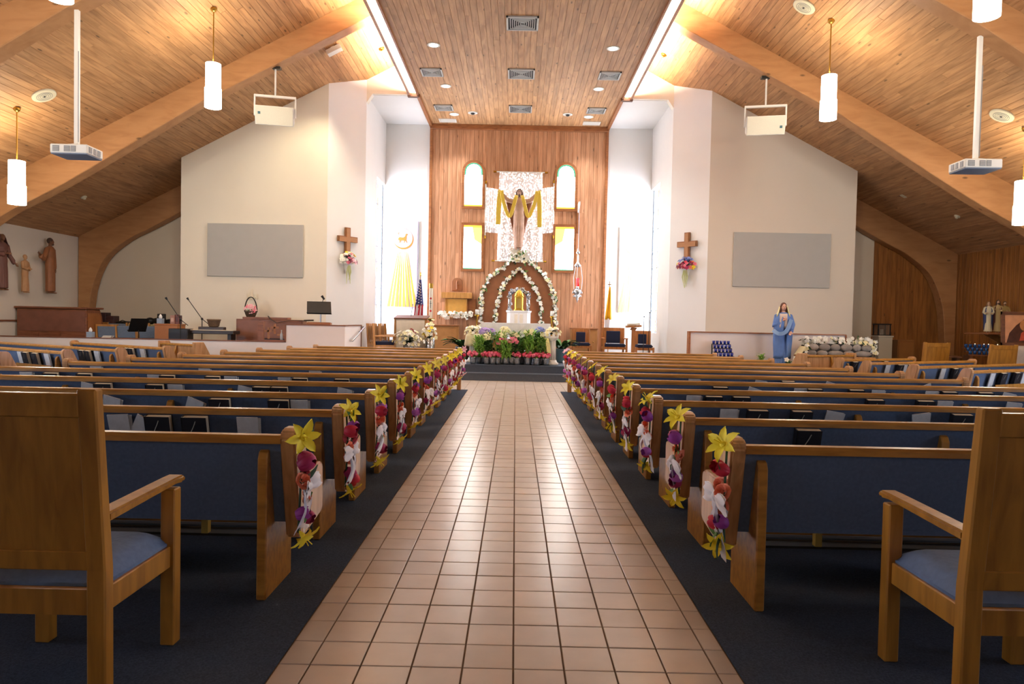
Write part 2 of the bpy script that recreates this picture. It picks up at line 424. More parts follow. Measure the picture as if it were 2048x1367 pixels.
# flat central ceiling
cf = struct(MB().box((-2.62, -6, 7.18), (2.62, 21.1, 7.32)).build('ceiling', CEILW))
nP = 41; PWf = 5.22 / nP
rest = MB()
for i in range(nP):
    x = -2.61 + i*PWf; ys = 11.0 + random.uniform(-1.5, 0)
    rest.box((x+.002, -6, 7.166), (x+PWf-.002, ys-.003, 7.19))
    yy = ys
    while yy < 20.9:
        y2 = min(20.95, yy + random.uniform(2.6, 4.6))
        if 20.95 - y2 < .8: y2 = 20.95
        put_plank(PLC, frame((x, yy, 7.184 + random.uniform(-.001, .001)), (PWf, 0, 0), (0, y2-yy-.003, 0), (0, 0, .018)), cf)
        yy = y2
rest.build('plank_field', CEILW, cf, kind='stuff')
# cedar wall behind the altar (vertical planks)
ww = struct(MB().box((-2.6, 20.97, .3), (2.6, 21.0, 7.16)).build('wall_altar', WALLW))
for i in range(nP):
    x = -2.6 + i*5.2/nP; z = .3; z1 = random.uniform(1.5, 5.5)
    for (za, zb) in ((.3, z1), (z1, 7.16)):
        put_plank(PLW, frame((x, 20.975, za), (5.2/nP, 0, 0), (0, 0, zb-za-.003), (0, .022, 0)), ww)
tr = struct(MB().box((-2.64, 20.9, .35), (-2.56, 20.99, 7.16)).box((2.56, 20.9, .35), (2.64, 20.99, 7.16)).box((-2.64, 20.86, 7.02), (2.64, 20.99, 7.17)).build('trim_1', TRIMW, bevel=.008))
struct(MB().box((-2.66, 18.2, 7.10), (-2.58, 20.99, 7.18)).box((2.58, 18.2, 7.10), (2.66, 20.99, 7.18)).build('trim_2', TRIMW))
# dark wood walls of the right side chapel
nR = 17; x0 = 9.75; wv = (SW - x0)/nR
for i in range(nR):
    put_plank(PLD, frame((x0+i*wv, 19.302, 0), (wv, 0, 0), (0, 0, slope(x0+i*wv)+.05), (0, .022, 0)), wfr)
for i in range(34):
    put_plank(PLD, frame((SW+.002, 19.3-(i+1)*.14, 0), (0, .14, 0), (0, 0, 3.46), (.022, 0, 0)), wr)
# ---- laminated arches
inner = [(11.62, 0), (11.58, .7), (11.54, 1.36), (11.46, 2.02), (11.27, 2.58), (11.0, 2.99), (10.47, 3.40), (9.95, 3.67), (9.2, slope(9.2)-.74), (8.0, slope(8.0)-.64), (6.5, slope(6.5)-.5), (2.45, slope(2.45)-.5)]
def spline(ps, k=5):
    out = []
    for i in range(len(ps)-1):
        p0, p1, p2, p3 = [Vector(ps[min(max(j, 0), len(ps)-1)]) for j in (i-1, i, i+1, i+2)]
        for q in range(k):
            r = q/k
            v = .5*((2*p1) + (p2-p0)*r + (2*p0-5*p1+4*p2-p3)*r*r + (3*p1-p0-3*p2+p3)*r**3)
            out.append((v.x, v.y))
    return out + [tuple(ps[-1])]
inner = [inner[0]] + spline(inner[1:11], 5) + [inner[-1]]
inner = [(x, min(z, slope(x)-.46)) for x, z in inner]
outer = [(2.45, slope(2.45)+.01), (SW-.02, slope(SW-.02)+.01), (SW-.02, 0)]
names = {10.1: 'nearest the camera', 14.4: 'over the front pews', 18.95: 'framing the side wall', 6.05: 'just above the camera'}
tn = 3
for ya in (2.0, 6.05, 10.1, 14.4, 18.95):
    for s, nm in ((-1, 'left'), (1, 'right')):
        if ya > 18:
            poly = [(s*x, z) for x, z in inner if x > 8.3] + [(s*8.33, slope(8.33)-.66), (s*8.33, slope(8.33)+.01)] + [(s*x, z) for x, z in outer[1:]]
        else: poly = [(s*x, z) for x, z in inner + outer]
        o = struct(MB().prism(poly, ya, ya+.31, 'y').build('trim_%d' % tn, BEAMW, bevel=.012)); tn += 1
        if ya in names: o['label'] = 'curved laminated wood arch on the %s, %s' % (nm, names[ya])
# ---- light coves along the flat ceiling
COVEUP = mat('cove_tube', 'ffffff', emit=COVE_UP, ecol='ffeed4')
GLOW = mat('cove_lens', 'ffffff', emit=COVE_E, ecol='fff1d8')
for s, nm in ((-1, 'left'), (1, 'right')):
    t = thing('cove_light', 'long glowing cove light along the %s edge of the flat ceiling' % nm, 'light', (s*2.72, 18.2, 7.13), 0, 'cove lights')
    for (ya, yb) in ((7.4, 12.25), (12.75, 18.05)):
        a, b = sorted((s*2.64, s*2.80))
        o = MB().box((a, ya, 7.15), (b, yb, 7.22)).build('lens', GLOW, t); o.location = (-s*2.72, -18.2, -7.13)
    a, b = sorted((s*2.66, s*2.78))
    for (ya, yb) in ((7.4, 12.25), (12.75, 18.05)):
        o = MB().box((a, ya, 7.225), (b, yb, 7.235)).build('uplight_tube', COVEUP, t); o.location = (-s*2.72, -18.2, -7.13)
    a, b = sorted((s*2.80, s*2.86))
    o = MB().box((a, -6, 7.10), (b, 18.2, 7.24)).build('lip', TRIMW, t); o.location = (-s*2.72, -18.2, -7.13)
    a, b = sorted((s*2.60, s*2.64))
    o = MB().box((a, -6, 7.11), (b, 18.2, 7.24)).build('edge_board', TRIMW, t); o.location = (-s*2.72, -18.2, -7.13)
    a, b = sorted((s*2.60, s*2.88))
    o = MB().box((a, 18.12, 7.08), (b, 18.24, 7.24)).build('end_cap', DKTRIM, t); o.location = (-s*2.72, -18.2, -7.13)
# ================================================================== windows of the niche (daylight)
AMB = mat('glass_amber', 'c07818', emit=.35, ecol='e0a030', rough=.2)
CLR = mat('glass_clear', 'ffffff', emit=NICHE_E, ecol='e2ecff', rough=.2)
PBL = mat('glass_blue', '6a8cae', emit=.4, ecol='88a8c8', rough=.2)
LEAD = mat('lead', '4a4f55', rough=.5, metal=.6)
for s, nm, num in ((-1, 'left', 1), (1, 'right', 2)):
    wn = struct(MB().box((s*4.04-.02, 19.74, 1.17), (s*4.04+.02, 19.78, 5.33)).box((s*4.04-.02, 20.94, 1.17), (s*4.04+.02, 20.98, 5.33)).build('window_%d' % num, LEAD))
    z = 1.17; i = 0
    hs = [.62, .5, .74, .45, .66, .55, .64]
    for hh in hs:
        m_ = CLR if i % 3 != 1 else CLR
        MB().box((s*4.05-.006, 20.40, z+.01), (s*4.05+.006, 20.94, z+hh-.01)).build('pane', CLR, wn)
        MB().box((s*4.05-.006, 19.78, z+.01), (s*4.05+.006, 20.18, z+hh-.01)).build('pane', CLR, wn)
        MB().box((s*4.05-.006, 20.20, z+.01), (s*4.05+.006, 20.38, z+hh-.01)).build('pane', [AMB, PBL, AMB][i % 3], wn)
        MB().box((s*4.05-.012, 19.78, z-.01), (s*4.05+.012, 20.94, z+.01)).build('lead_bar', LEAD, wn)
        z += hh; i += 1
    for yy in (20.18, 20.38): MB().box((s*4.05-.012, yy, 1.17), (s*4.05+.012, yy+.02, 5.33)).build('lead_bar', LEAD, wn)
# stained windows in the cedar wall
W_WHITE = mat('pane_white', 'ffffff', emit=PANE_E, ecol='fbfdff', rough=.2)
W_YEL = mat('pane_yellow', 'ffd24a', emit=2.2, ecol='ffd860', rough=.2)
W_ORG = mat('pane_orange', 'f0a030', emit=1.7, ecol='f4a840', rough=.2)
W_GRN = mat('pane_green', '3aa080', emit=.8, ecol='3fb08c', rough=.2)
W_PALE = mat('pane_pale', 'fff4c0', emit=4.0, ecol='fff2c8', rough=.2)
def rect_on(u0, v0, u1, v1, Y):
    a = at(u0, v0, Y); b = at(u1, v1, Y); cx = (a.x+b.x)/2
    return cx, (a.z+b.z)/2, abs(b.x-a.x), abs(a.z-b.z)
def wall_window(num, cx, zc, wd, ht, arched, label):
    Y = 20.95
    hw = wd/2
    def outline(hw, zb, zt, arched, n=10):
        if not arched: return [(-hw, zb), (hw, zb), (hw, zt), (-hw, zt)]
        return [(-hw, zb), (hw, zb)] + [(hw*math.cos(PI*k/n), zt-hw+hw*math.sin(PI*k/n)) for k in range(n+1)]
    zb, zt = -ht/2, ht/2
    inn = outline(hw, zb, zt, arched); out = outline(hw+.075, zb-.075, zt+.075, arched)
    m = MB(); n = len(inn)
    for yy in (Y-.06, Y+.02):
        pass
    vs = [(p[0], Y-.06, p[1]) for p in inn] + [(p[0], Y-.06, p[1]) for p in out] + [(p[0], Y+.02, p[1]) for p in inn] + [(p[0], Y+.02, p[1]) for p in out]
    fs = []
    for i in range(n):
        j = (i+1) % n
        fs += [(i, j, n+j, n+i), (2*n+i, 2*n+j, j, i), (n+i, n+j, 3*n+j, 3*n+i)]
    m.add(vs, fs)
    w_ = struct(m.build('window_%d' % num, TRIMW)); w_.location = (cx, 0, zc)
    return w_, inn, hw, zb, zt
def pane(w_, poly, m_, y=20.93):
    MB().prism(poly, y, y+.012, 'y').build('pane', m_, w_)
for num, (u0, v0, u1, v1), arched in ((3, (930, 325, 964, 413), True), (4, (1115, 329, 1149, 418), True), (5, (928, 450, 962, 538), False), (6, (1111, 453.5, 1146, 541), False)):
    cx, zc, wd, ht = rect_on(u0, v0, u1, v1, 20.94)
    w_, inn, hw, zb, zt = wall_window(num, cx, zc, wd, ht, arched, '')
    s = -1 if num in (3, 5) else 1
    if arched:
        pane(w_, [(-hw, zb), (hw, zb), (hw, zb+.05), (-hw, zb+.05)], W_ORG)
        pane(w_, [(-hw, zb+.05), (hw, zb+.05), (hw, zb+.55), (-hw, zb+.30)], W_PALE)
        pane(w_, [(-hw, zb+.30), (hw, zb+.55), (hw, zt-hw-.1), (-hw, zt-hw-.1)], W_WHITE)
        n = 10; arc = [(hw*math.cos(PI*k/n), zt-hw+hw*math.sin(PI*k/n)) for k in range(n+1)]
        ain = [(p[0]*.84, (p[1]-(zt-hw))*.84+zt-hw) for p in arc]
        pane(w_, [(-hw*.84, zt-hw-.1), (hw*.84, zt-hw-.1)] + ain, W_WHITE)
        for k in range(n):
            pane(w_, [arc[k], arc[k+1], ain[k+1], ain[k]], W_GRN)
        for q in (-1, 1): pane(w_, [(q*hw, zt-hw), (q*hw*.84, zt-hw), (q*hw*.84, zt-hw-.1), (q*hw, zt-hw-.1)], W_GRN)
    else:
        q = -s
        pane(w_, [(-hw, zb), (hw, zb), (hw, zb+.03), (-hw, zb+.03)], W_GRN)
        pane(w_, [(-hw, zb+.03), (hw, zb+.03), (hw, zt-.75), (-hw, zt-.75)], W_WHITE)
        pane(w_, [(q*hw, zt-.06), (q*hw, zt-.55), (q*hw*.2, zt-.42), (-q*hw*.05, zt-.06)], W_YEL)
        pane(w_, [(q*hw, zt-.55), (q*hw, zt-.75), (-q*hw, zt-.75), (-q*hw*.6, zt-.62), (q*hw*.2, zt-.42)], W_PALE)
        pane(w_, [(-q*hw, zt-.75), (-q*hw, zt-.06), (-q*hw*.05, zt-.06), (q*hw*.2, zt-.42), (-q*hw*.6, zt-.62)], W_WHITE)
        pane(w_, [(-hw, zt-.06), (hw, zt-.06), (hw, zt), (-hw, zt)], W_ORG)
# unseen side-wall windows of the nave, added to throw daylight on the pews
FILL_PANE = mat('nave_fill_glass', 'e8eef8', emit=NAVE_FILL_E, ecol='d8e6ff', rough=.2)
num = 7
for s in (-1, 1):
    for yc in (0.0, 4.1, 8.15):
        wn = struct(MB().box((s*SW-.05, yc-.95, .95), (s*SW+.05, yc+.95, 1.02)).box((s*SW-.05, yc-.95, 2.73), (s*SW+.05, yc+.95, 2.80)).box((s*SW-.05, yc-.95, .95), (s*SW+.05, yc-.88, 2.8)).box((s*SW-.05, yc+.88, .95), (s*SW+.05, yc+.95, 2.8)).build('window_%d' % num, TRIMW)); num += 1
        for k in range(3):
            y0 = yc-.88+k*.587
            MB().box((s*(SW-.02)-.006, y0+.015, 1.02), (s*(SW-.02)+.006, y0+.572, 2.73)).build('pane', FILL_PANE, wn)
            if k: MB().box((s*(SW-.02)-.03, y0-.015, 1.02), (s*(SW-.02)+.03, y0+.015, 2.73)).build('mullion', TRIMW, wn)
# ================================================================== ceiling fixtures
SHADE = mat('pendant_shade', 'ffffff', emit=PENDANT_E, ecol='fff2dc', rough=.4)
def pendant(x, y, label, lightw):
    zc = slope(x) - .02
    t = thing('pendant_lamp', label, 'lamp', (x, y, zc), 0, 'pendant lamps')
    MB().lathe([(.0, -.075), (.03, -.07), (.055, -.04), (.06, 0), (.0, .02)], n=14).build('canopy', BRASS, t, smooth=True)
    L = .98 if abs(x) < 7 else .94
    MB().tube([(0, 0, -.06), (0, 0, -L)], .011, 8).build('rod', BRASS, t)
    zb = -L - .75
    # open glass cylinder, upper and lower piece
    r = .128
    MB().lathe([(r, zb+.32), (r, -L+.01), (r-.012, -L+.01), (r-.012, zb+.32), (r, zb+.32)], n=20, cap=False).build('upper_shade', SHADE, t, smooth=False)
    MB().lathe([(r+.012, zb), (r+.012, zb+.33), (r, zb+.33), (r, zb), (r+.012, zb)], n=20, cap=False).build('lower_shade', SHADE, t, smooth=False)
    MB().lathe([(r, zb+.01), (r, zb+.03)], n=20).build('diffuser', SHADE, t)
    for k in range(3):
        a = k*2*PI/3 + .4
        MB().tube([(0, 0, -L+.005), ((r-.006)*math.cos(a), (r-.006)*math.sin(a), -L+.005)], .005, 6).build('arm', BRASS, t)
        MB().tube([(.12*math.cos(a), .12*math.sin(a), zb+.31), ((r+.035)*math.cos(a), (r+.035)*math.sin(a), zb+.31)], .007, 6).build('screw', BRASS, t)
    if lightw:
        lamp('pendant_bulb', 'POINT', (0, 0, -L+.10), lightw*.8, (1, .82, .56), .06, t)
        lamp('pendant_down', 'POINT', (0, 0, zb-.06), lightw*.8, (1, .93, .82), .10, t)
for s, nm in ((-1, 'left'), (1, 'right')):
    pendant(s*5.4, 12.45, 'lit glass cylinder pendant on the %s, hanging nearer the centre ceiling' % nm, PENDANT_W)
    pendant(s*8.86, 12.45, 'lit glass cylinder pendant on the far %s edge of the picture' % nm, PENDANT_W)
    pendant(s*5.4, 8.3, 'lit glass cylinder pendant on the %s inner row, cut by the top of the picture' % nm, PENDANT_W)
    pendant(s*8.86, 8.3, 'lit glass cylinder pendant on the %s outer row, one bay nearer than the arch' % nm, PENDANT_W)
# vents
VENT = mat('vent_metal', 'b9bab6', rough=.45, metal=.2)
VDARK = mat('vent_dark', '3b3f42', rough=.7)
def vent(x, y, wd, dp, label):
    t = thing('ceiling_vent', label, 'vent', (x, y, 7.165), 0, 'ceiling air vents')
    f = .035
    MB().box((-wd/2, -dp/2, -.03), (wd/2, -dp/2+f, .0)).box((-wd/2, dp/2-f, -.03), (wd/2, dp/2, 0)).box((-wd/2, -dp/2, -.03), (-wd/2+f, dp/2, 0)).box((wd/2-f, -dp/2, -.03), (wd/2, dp/2, 0)).build('frame', VENT, t)
    MB().box((-wd/2+f, -dp/2+f, -.006), (wd/2-f, dp/2-f, 0)).build('backing', VDARK, t)
    n = 7
    iw, ih = wd/2-f, dp/2-f
    for k in range(1, n):
        q = k/n
        # near and far louvre of a four-way diffuser
        for sg in (-1, 1):
            yy = sg*ih*q
            MB().box((-iw*q, yy-.006, -.028), (iw*q, yy+.006, -.008)).build('louvre', VENT, t)
            xx = sg*iw*q
            MB().box((xx-.006, -ih*q, -.028), (xx+.006, ih*q, -.008)).build('louvre', VENT, t)
vent(.015, 13.76, .62, .62, 'square ceiling vent on the centre line, nearest the camera')
vent(.015, 16.54, .62, .62, 'square ceiling vent on the centre line, middle one')
vent(.015, 19.25, .62, .62, 'square ceiling vent on the centre line, nearest the altar wall')
for s, nm in ((-1, 'left'), (1, 'right')):
    vent(s*2.07, 16.55, .5, .5, 'square ceiling vent near the %s edge, nearer of the two' % nm)
    vent(s*2.07, 19.27, .5, .5, 'square ceiling vent near the %s edge, close to the altar wall' % nm)
    t = thing('return_grille', 'white rectangular grille in the %s rear corner of the flat ceiling' % nm, 'grille', (s*2.08, 20.5, 7.165), 0, 'ceiling grilles')
    MB().box((-.25, -.16, -.02), (.25, .16, 0)).build('plate', WHITEP, t)
    for k in range(7): MB().box((-.22, -.13+k*.04, -.028), (.22, -.115+k*.04, -.018)).build('slat', WHITEP, t)
BULB = mat('downlight_glow', 'ffffff', emit=14, ecol='fff6e6')
def downlight(x, y, label, on=True):
    t = thing('recessed_downlight', label, 'light', (x, y, 7.165), 0, 'recessed downlights')
    MB().lathe([(.135, -.012), (.135, 0), (.095, 0), (.095, -.012), (.135, -.012)], n=20, cap=False).build('trim_ring', WHITEP, t)
    if on:
        MB().lathe([(.093, -.008), (.093, -.002)], n=18).build('lens', BULB, t)
        lamp('downlight_bulb', 'SPOT', (0, 0, -.03), DOWN_W, (1, .97, .93), .06, t, spot=math.radians(110), blend=.6)
    else:
        MB().lathe([(.093, -.008), (.093, -.002)], n=18).build('lens', VENT, t)
        MB().ell((0, .01, -.02), (.055, .055, .035)).build('eyeball', BLACK, t, smooth=True)
for i, (y, w_) in enumerate(((14.935, 'nearest the camera'), (17.515, 'middle one'), (19.88, 'nearest the altar wall'))):
    downlight(-1.84, y, 'lit recessed downlight in the left row, ' + w_)
    downlight(1.93, y, 'lit recessed downlight in the right row, ' + w_)
downlight(-1.31, 19.72, 'unlit eyeball downlight left of the centre vent', False)
downlight(1.33, 19.70, 'unlit eyeball downlight right of the centre vent', False)
# round ceiling speakers, detectors on the slopes
def on_slope(name, label, cat, x, y, parts, group=None):
    t = thing(name, label, cat, (x, y, slope(x)-.022), 0, group)
    s = 1 if x > 0 else -1
    t.rotation_euler = (0, s*math.atan(.52), 0)
    for nm, mb, mt in parts: mb.build(nm, mt, t, smooth=False)
    return t
CSP = mat('speaker_cover', 'd8d2b8', rough=.6)
def ceil_speaker(x, y, label):
    parts = [('cover', MB().lathe([(.20, -.02), (.19, -.028), (.0, -.032)], n=24, cap=False).lathe([(.20, -.02), (.20, .0)], n=24, cap=False), CSP)]
    t = on_slope('ceiling_speaker', label, 'speaker', x, y, parts, 'round ceiling speakers')
    for k in range(4):
        r = .035 + k*.03
        MB().lathe([(r, -.034), (r+.006, -.034), (r+.006, -.03), (r, -.03), (r, -.034)], n=24, cap=False).build('ring', GREYP, t)
    MB().lathe([(.02, -.037), (.02, -.03)], n=12).build('badge', VDARK, t)
ceil_speaker(-8.4, 12.47, 'round cream ceiling speaker on the left slope above the projector')
ceil_speaker(8.45, 12.47, 'round cream ceiling speaker on the right slope beside the projector pole')
ceil_speaker(4.94, 12.49, 'round cream ceiling speaker at the top edge on the right slope')
for x, y, lb in ((-10.42, 16.9, 'small cream smoke detector low on the left roof slope'), (10.49, 16.9, 'small cream smoke detector low on the right roof slope'),
                 (-3.34, 16.97, 'small brass sprinkler head beside the left cove light'), (3.40, 16.93, 'small brass sprinkler head beside the right cove light')):
    mt = BRASS if abs(x) < 5 else CSP
    on_slope('smoke_detector' if abs(x) > 5 else 'sprinkler_head', lb, 'detector' if abs(x) > 5 else 'sprinkler', x, y,
             [('base', MB().lathe([(.07, 0), (.07, -.02), (.055, -.03)], n=16), mt), ('head', MB().lathe([(.035, -.03), (.03, -.06), (.01, -.07)], n=12), mt)])
on_slope('wall_plate', 'small cream junction plate high on the right roof slope', 'plate', 9.45, 17.38, [('cover', MB().box((-.07, -.05, -.015), (.07, .05, 0)), CSP), ('screw', MB().lathe([(.008, -.018), (.008, -.01)], n=8), GREYP)])
t = on_slope('ceiling_spotlight', 'white box spotlight on the left slope under the arch', 'light', -4.19, 15.78,
         [('housing', MB().box((-.17, -.09, -.13), (.17, .09, -.03)), WHITEP), ('bracket', MB().box((-.04, -.05, -.03), (.04, .05, 0)), WHITEP), ('lens', MB().box((-.15, .091, -.12), (.15, .097, -.04)), mat('spot_lens', 'ffffff', emit=6, ecol='fff0d0'))])
sp = lamp('spotlight_bulb', 'SPOT', (-4.19, 15.95, 7.2), 260, (1, .86, .6), .08, None, spot=math.radians(75), blend=.9); aim(sp, (-5.6, 17.4, 3.6))
# ================================================================== pews
TB = .05
END_POLY = [(-.012, .80), (0, .835), (.03, .85), (.10, .85), (.13, .835), (.15, .80), (.235, .615), (.26, .60), (.47, .60), (.495, .585), (.505, .56), (.505, .335), (.47, .31), (.19, .272), (.13, .272), (.10, .29)]
END_ME = MB().prism(END_POLY, -.0375, .0375, 'x').mesh('end_panel', OAKV, bevel=.01, seg=2)
STD_POLY = [(-.01, 0), (.385, 0), (.385, .36), (.30, .385), (.17, .39), (.135, .44), (.10, .62), (.095, .70), (.08, .735), (.045, .748), (.01, .735), (-.008, .70)]
STD_ME = MB().prism(STD_POLY, -.024, .024, 'x').mesh('support', OAK, bevel=.006)
BRK_POLY = [(-.10, .555), (.02, .53), (.02, .70), (-.02, .70), (-.10, .60)]
KPAD = mat('kneeler_pad', '5a6470', rough=.9)
YEL = mat('bracket_yellow', 'b59a4a', rough=.5)
DARKM = mat('dark_metal', '2a2622', rough=.5, metal=.3)
BACK_POLY = [(.018, .785), (.055, .785), (.155, .40), (.105, .385)]
SEAT_POLY = [(.12, .40), (.50, .41), (.52, .43), (.52, .455), (.48, .475), (.16, .46)]
def pew(label, L, loc, rz, group, rack=True, kneel=True, flip=1, supports=None, front=False, ends=(True, True)):
    """local x 0..L from the aisle end, y towards the altar; flip=-1 mirrors x"""
    t = thing('pew', label, 'pew', loc, rz, group)
    f = flip
    def bx(lo, hi):
        a, b = sorted((f*lo[0], f*hi[0])); return (a, lo[1], lo[2]), (b, hi[1], hi[2])
    if ends[0]:
        o = link('end_panel', END_ME, t); o.location = (f*.0375, 0, 0)
    if ends[1]:
        o = link('end_panel', END_ME, t); o.location = (f*(L-.0375), 0, 0)
    x0, x1 = .075, L-.075
    a, b = sorted((f*x0, f*x1))
    MB().prism([(-.004, .775), (.062, .775), (.062, .80), (.05, .815), (.03, .82), (.008, .815), (-.004, .80)], a, b, 'x').build('cap_rail', OAK, t)
    MB().prism(BACK_POLY, a, b, 'x').build('back_panel', BLUE, t)
    MB().prism([(.11, .36), (.14, .36), (.15, .40), (.105, .40)], a, b, 'x').build('back_skirt', BLUE, t)
    MB().prism(SEAT_POLY, a, b, 'x').build('seat', BLUE, t, bevel=.008)
    sup = supports or [.17, L-.17] + ([L*.36, L*.66] if L > 3.2 else [])
    for x in sup:
        o = link('support', STD_ME, t); o.location = (f*x, 0, 0)
    if rack:
        n = max(1, int(L/1.5)); 
        for i in range(n):
            c0 = (i+.5)*L/n; hw = min(.5, L/n*.36)
            p, q = sorted((f*(c0-hw), f*(c0+hw)))
            rk = MB().box((p, -.035, .535), (q, .070, .548)).build('book_rack', OAK, t)
            MB().box((p, -.045, .535), (q, -.035, .60)).build('rack_lip', OAK, rk)
    if kneel:
        kn = MB().box(*bx((.22, .52, .15), (L-.22, .56, .19))).build('kneeler', DARKM, t)
        MB().box(*bx((.25, .56, .16), (L-.25, .70, .21))).build('kneeler_pad', KPAD, kn, bevel=.01)
    return t
SPC = .96
for s, nm in ((-1, 'left'), (1, 'right')):
    for r in range(11):
        L = 4.03 + .215*(11-r) - 1.065
        yb = 3.42 + SPC*r
        lb = 'blue padded oak pew %s of the aisle, %s row from the camera' % (nm, ORD[r]) if r else 'blue padded oak pew %s of the aisle, last row nearest the camera' % nm
        t = pew(lb, L, (s*1.065, yb, .004), 0, 'centre pews', rack=(r > 0), kneel=(r < 3), flip=s, supports=[.16, L*.32, L*.64, L-.17])
        if r == 0:
            # lowered kneeler seen under the last pew
            a, b = sorted((s*.30, s*3.6))
            MB().box((a, .50, .235), (b, .55, .275)).build('kneeler_bar', OAK, t)
            MB().box((a, .50, .17), (b, .53, .19)).build('kneeler_bar', GREYP, t)
            x = s*.62
            MB().box((x-.018, .40, .20), (x+.018, .44, .30)).build('kneeler_bracket', YEL, t)
            MB().tube([(s*.22, .30, .10), (s*.27, .26, .01)], .012, 6).build('kneeler_leg', GREYP, t)
    # front screen ahead of the first row
    L = 4.03 - 1.065
    t = thing('pew_front_screen', 'wooden front screen with rail ahead of the first row, %s of the aisle' % nm, 'screen', (s*1.065, 3.42+SPC*11, .004), 0, 'pew front screens')
    for x in (.04, L-.04):
        MB().prism([(0, 0), (.11, 0), (.11, .83), (.09, .85), (.02, .85), (0, .83)], s*x-.04, s*x+.04, 'x').build('post', OAKV, t, bevel=.008)
    a, b = sorted((s*.08, s*(L-.08)))
    MB().box((a, .02, .775), (b, .085, .82)).build('cap_rail', OAK, t, bevel=.01)
    n = 5
    MB().box((a, .04, .10), (b, .06, .775)).build('panel', OAKV, t)
    for k in range(n+1):
        x = a + (b-a)*k/n
        MB().box((x-.03, .025, .10), (x+.03, .075, .775)).build('stile', OAK, t)
# angled side pews
ang = math.radians(30)
def side_pew(s, i, ex, ey, L, label, **k):
    return pew(label, L, (ex, ey, .004), -s*-ang, 'angled side pews', flip=s, kneel=False, supports=[.2, L*.5, L-.2], **k)
left_side = [(-6.02, 12.05, 3.0), (-6.30, 11.1, 4.3), (-6.58, 10.2, 4.6), (-6.86, 9.3, 4.4)]
right_side = [(6.05, 13.0, 2.35), (6.05, 12.0, 3.4), (6.35, 11.1, 4.4), (6.62, 10.2, 4.4)]
for s, lst, nm in ((-1, left_side, 'left'), (1, right_side, 'right')):
    for i, (ex, ey, L) in enumerate(lst):
        side_pew(s, i, ex, ey, L, 'angled blue pew in the %s side block, %s row from the front' % (nm, ORD[i]))
# wooden front screens of the side blocks
for s, (ex, ey), L, nm in ((-1, (-5.95, 13.05), 1.05, 'left'), (1, (5.75, 13.95), 1.55, 'right')):
    t = thing('side_pew_front', 'wooden front screen with a book rack ahead of the %s angled pews' % nm, 'screen', (ex, ey, .004), -s*-ang, 'side front screens')
    a, b = sorted((s*.05, s*L))
    MB().box((a, 0, .12), (b, .04, .80)).build('panel', OAKV, t)
    MB().box((a, -.03, .80), (b, .08, .84)).build('cap_rail', OAK, t, bevel=.008)
    for x in (0, s*L):
        MB().prism([(-.05, 0), (.32, 0), (.32, .60), (.16, .88), (-.05, .88)], x-.03, x+.03, 'x').build('end_panel', OAKV, t, bevel=.008)
    MB().box((a, -.12, .50), (b, 0, .52)).build('shelf', OAK, t)
    MB().prism([(-.14, .40), (-.02, .40), (-.02, .82)], (a+b)/2-.02, (a+b)/2+.02, 'x').build('divider', OAK, t)
# ================================================================== books in the racks
COVER = mat('hymnal_cover', '16141a', rough=.5)
PAGE = mat('page_edges', 'd8cfb8', rough=.8)
PAPER = mat('missal_paper', 'c3c6c8', rough=.7, noise=.1, nscale=25)
GILT = mat('cover_print', '8a8478', rough=.5)
BK_COVER = MB().box((-.078, -.024, 0), (-.070, .024, .225)).box((-.078, -.024, 0), (.078, -.021, .225)).box((-.078, .021, 0), (.078, .024, .225)).mesh('cover', COVER)
BK_PAGES = MB().box((-.072, -.0205, .004), (.074, .0205, .222)).mesh('pages', PAGE)
BK_MARK = MB().tube([(-.02, -.0248, .13), (0, -.0248, .17), (.012, -.0248, .20)], .003, 5).mesh('cover_mark', GILT)
MS_COVER = MB().box((-.065, -.004, 0), (.065, .004, .205)).mesh('leaflet', PAPER)
def hymnal(p, rz, label, tilt=.24, group='hymnals in the pew racks'):
    t = thing('hymnal', label, 'book', p, rz, group)
    t.rotation_euler = (tilt, 0, rz)
    link('cover', BK_COVER, t); link('pages', BK_PAGES, t); link('cover_mark', BK_MARK, t)
def missal(p, rz, label, lean=0.0, tilt=.24, group='paper missals in the pew racks'):
    t = thing('missal', label, 'booklet', p, rz, group)
    t.rotation_euler = (tilt, lean, rz)
    o = link('leaflet', MS_COVER, t)
    o = link('leaflet', MS_COVER, t); o.location = (.006, .010, -.006); o.rotation_euler = (0, .05, 0)
BK = {2: [('M', 247, -.05), ('M', 272, .5), ('H', 325), ('H', 398), ('M', 501, 0), ('H', 1615)],
      3: [('M', 219, .25), ('M', 381, .35), ('H', 446), ('H', 563), ('M', 603, 0), ('M', 1458, 0), ('H', 1515), ('H', 1602), ('M', 1662, .15), ('M', 1847, -.15), ('H', 1921)],
      4: [('M', 175, .2), ('H', 213), ('H', 316), ('M', 355, 0), ('M', 487, .2), ('H', 528), ('H', 563), ('M', 685, .2), ('M', 1388, 0), ('H', 1427), ('H', 1482), ('H', 1748), ('H', 1848), ('M', 1888, 0), ('M', 2022, .1)],
      5: [('M', 58, 0), ('H', 108), ('H', 175), ('M', 312, 0), ('H', 340), ('H', 430), ('M', 465, 0), ('M', 572, 0), ('H', 604), ('H', 687), ('H', 1440), ('M', 1499, .3), ('M', 1600, 0), ('H', 1628), ('H', 1711), ('M', 1755, 0), ('M', 1862, 0), ('H', 1896), ('H', 1968), ('M', 2010, .2)],
      6: [('M', 196, 0), ('M', 412, 0), ('M', 632, 0), ('M', 1388, 0), ('M', 1518, .1), ('H', 1575), ('M', 1653, .3), ('M', 1860, -.4)]}
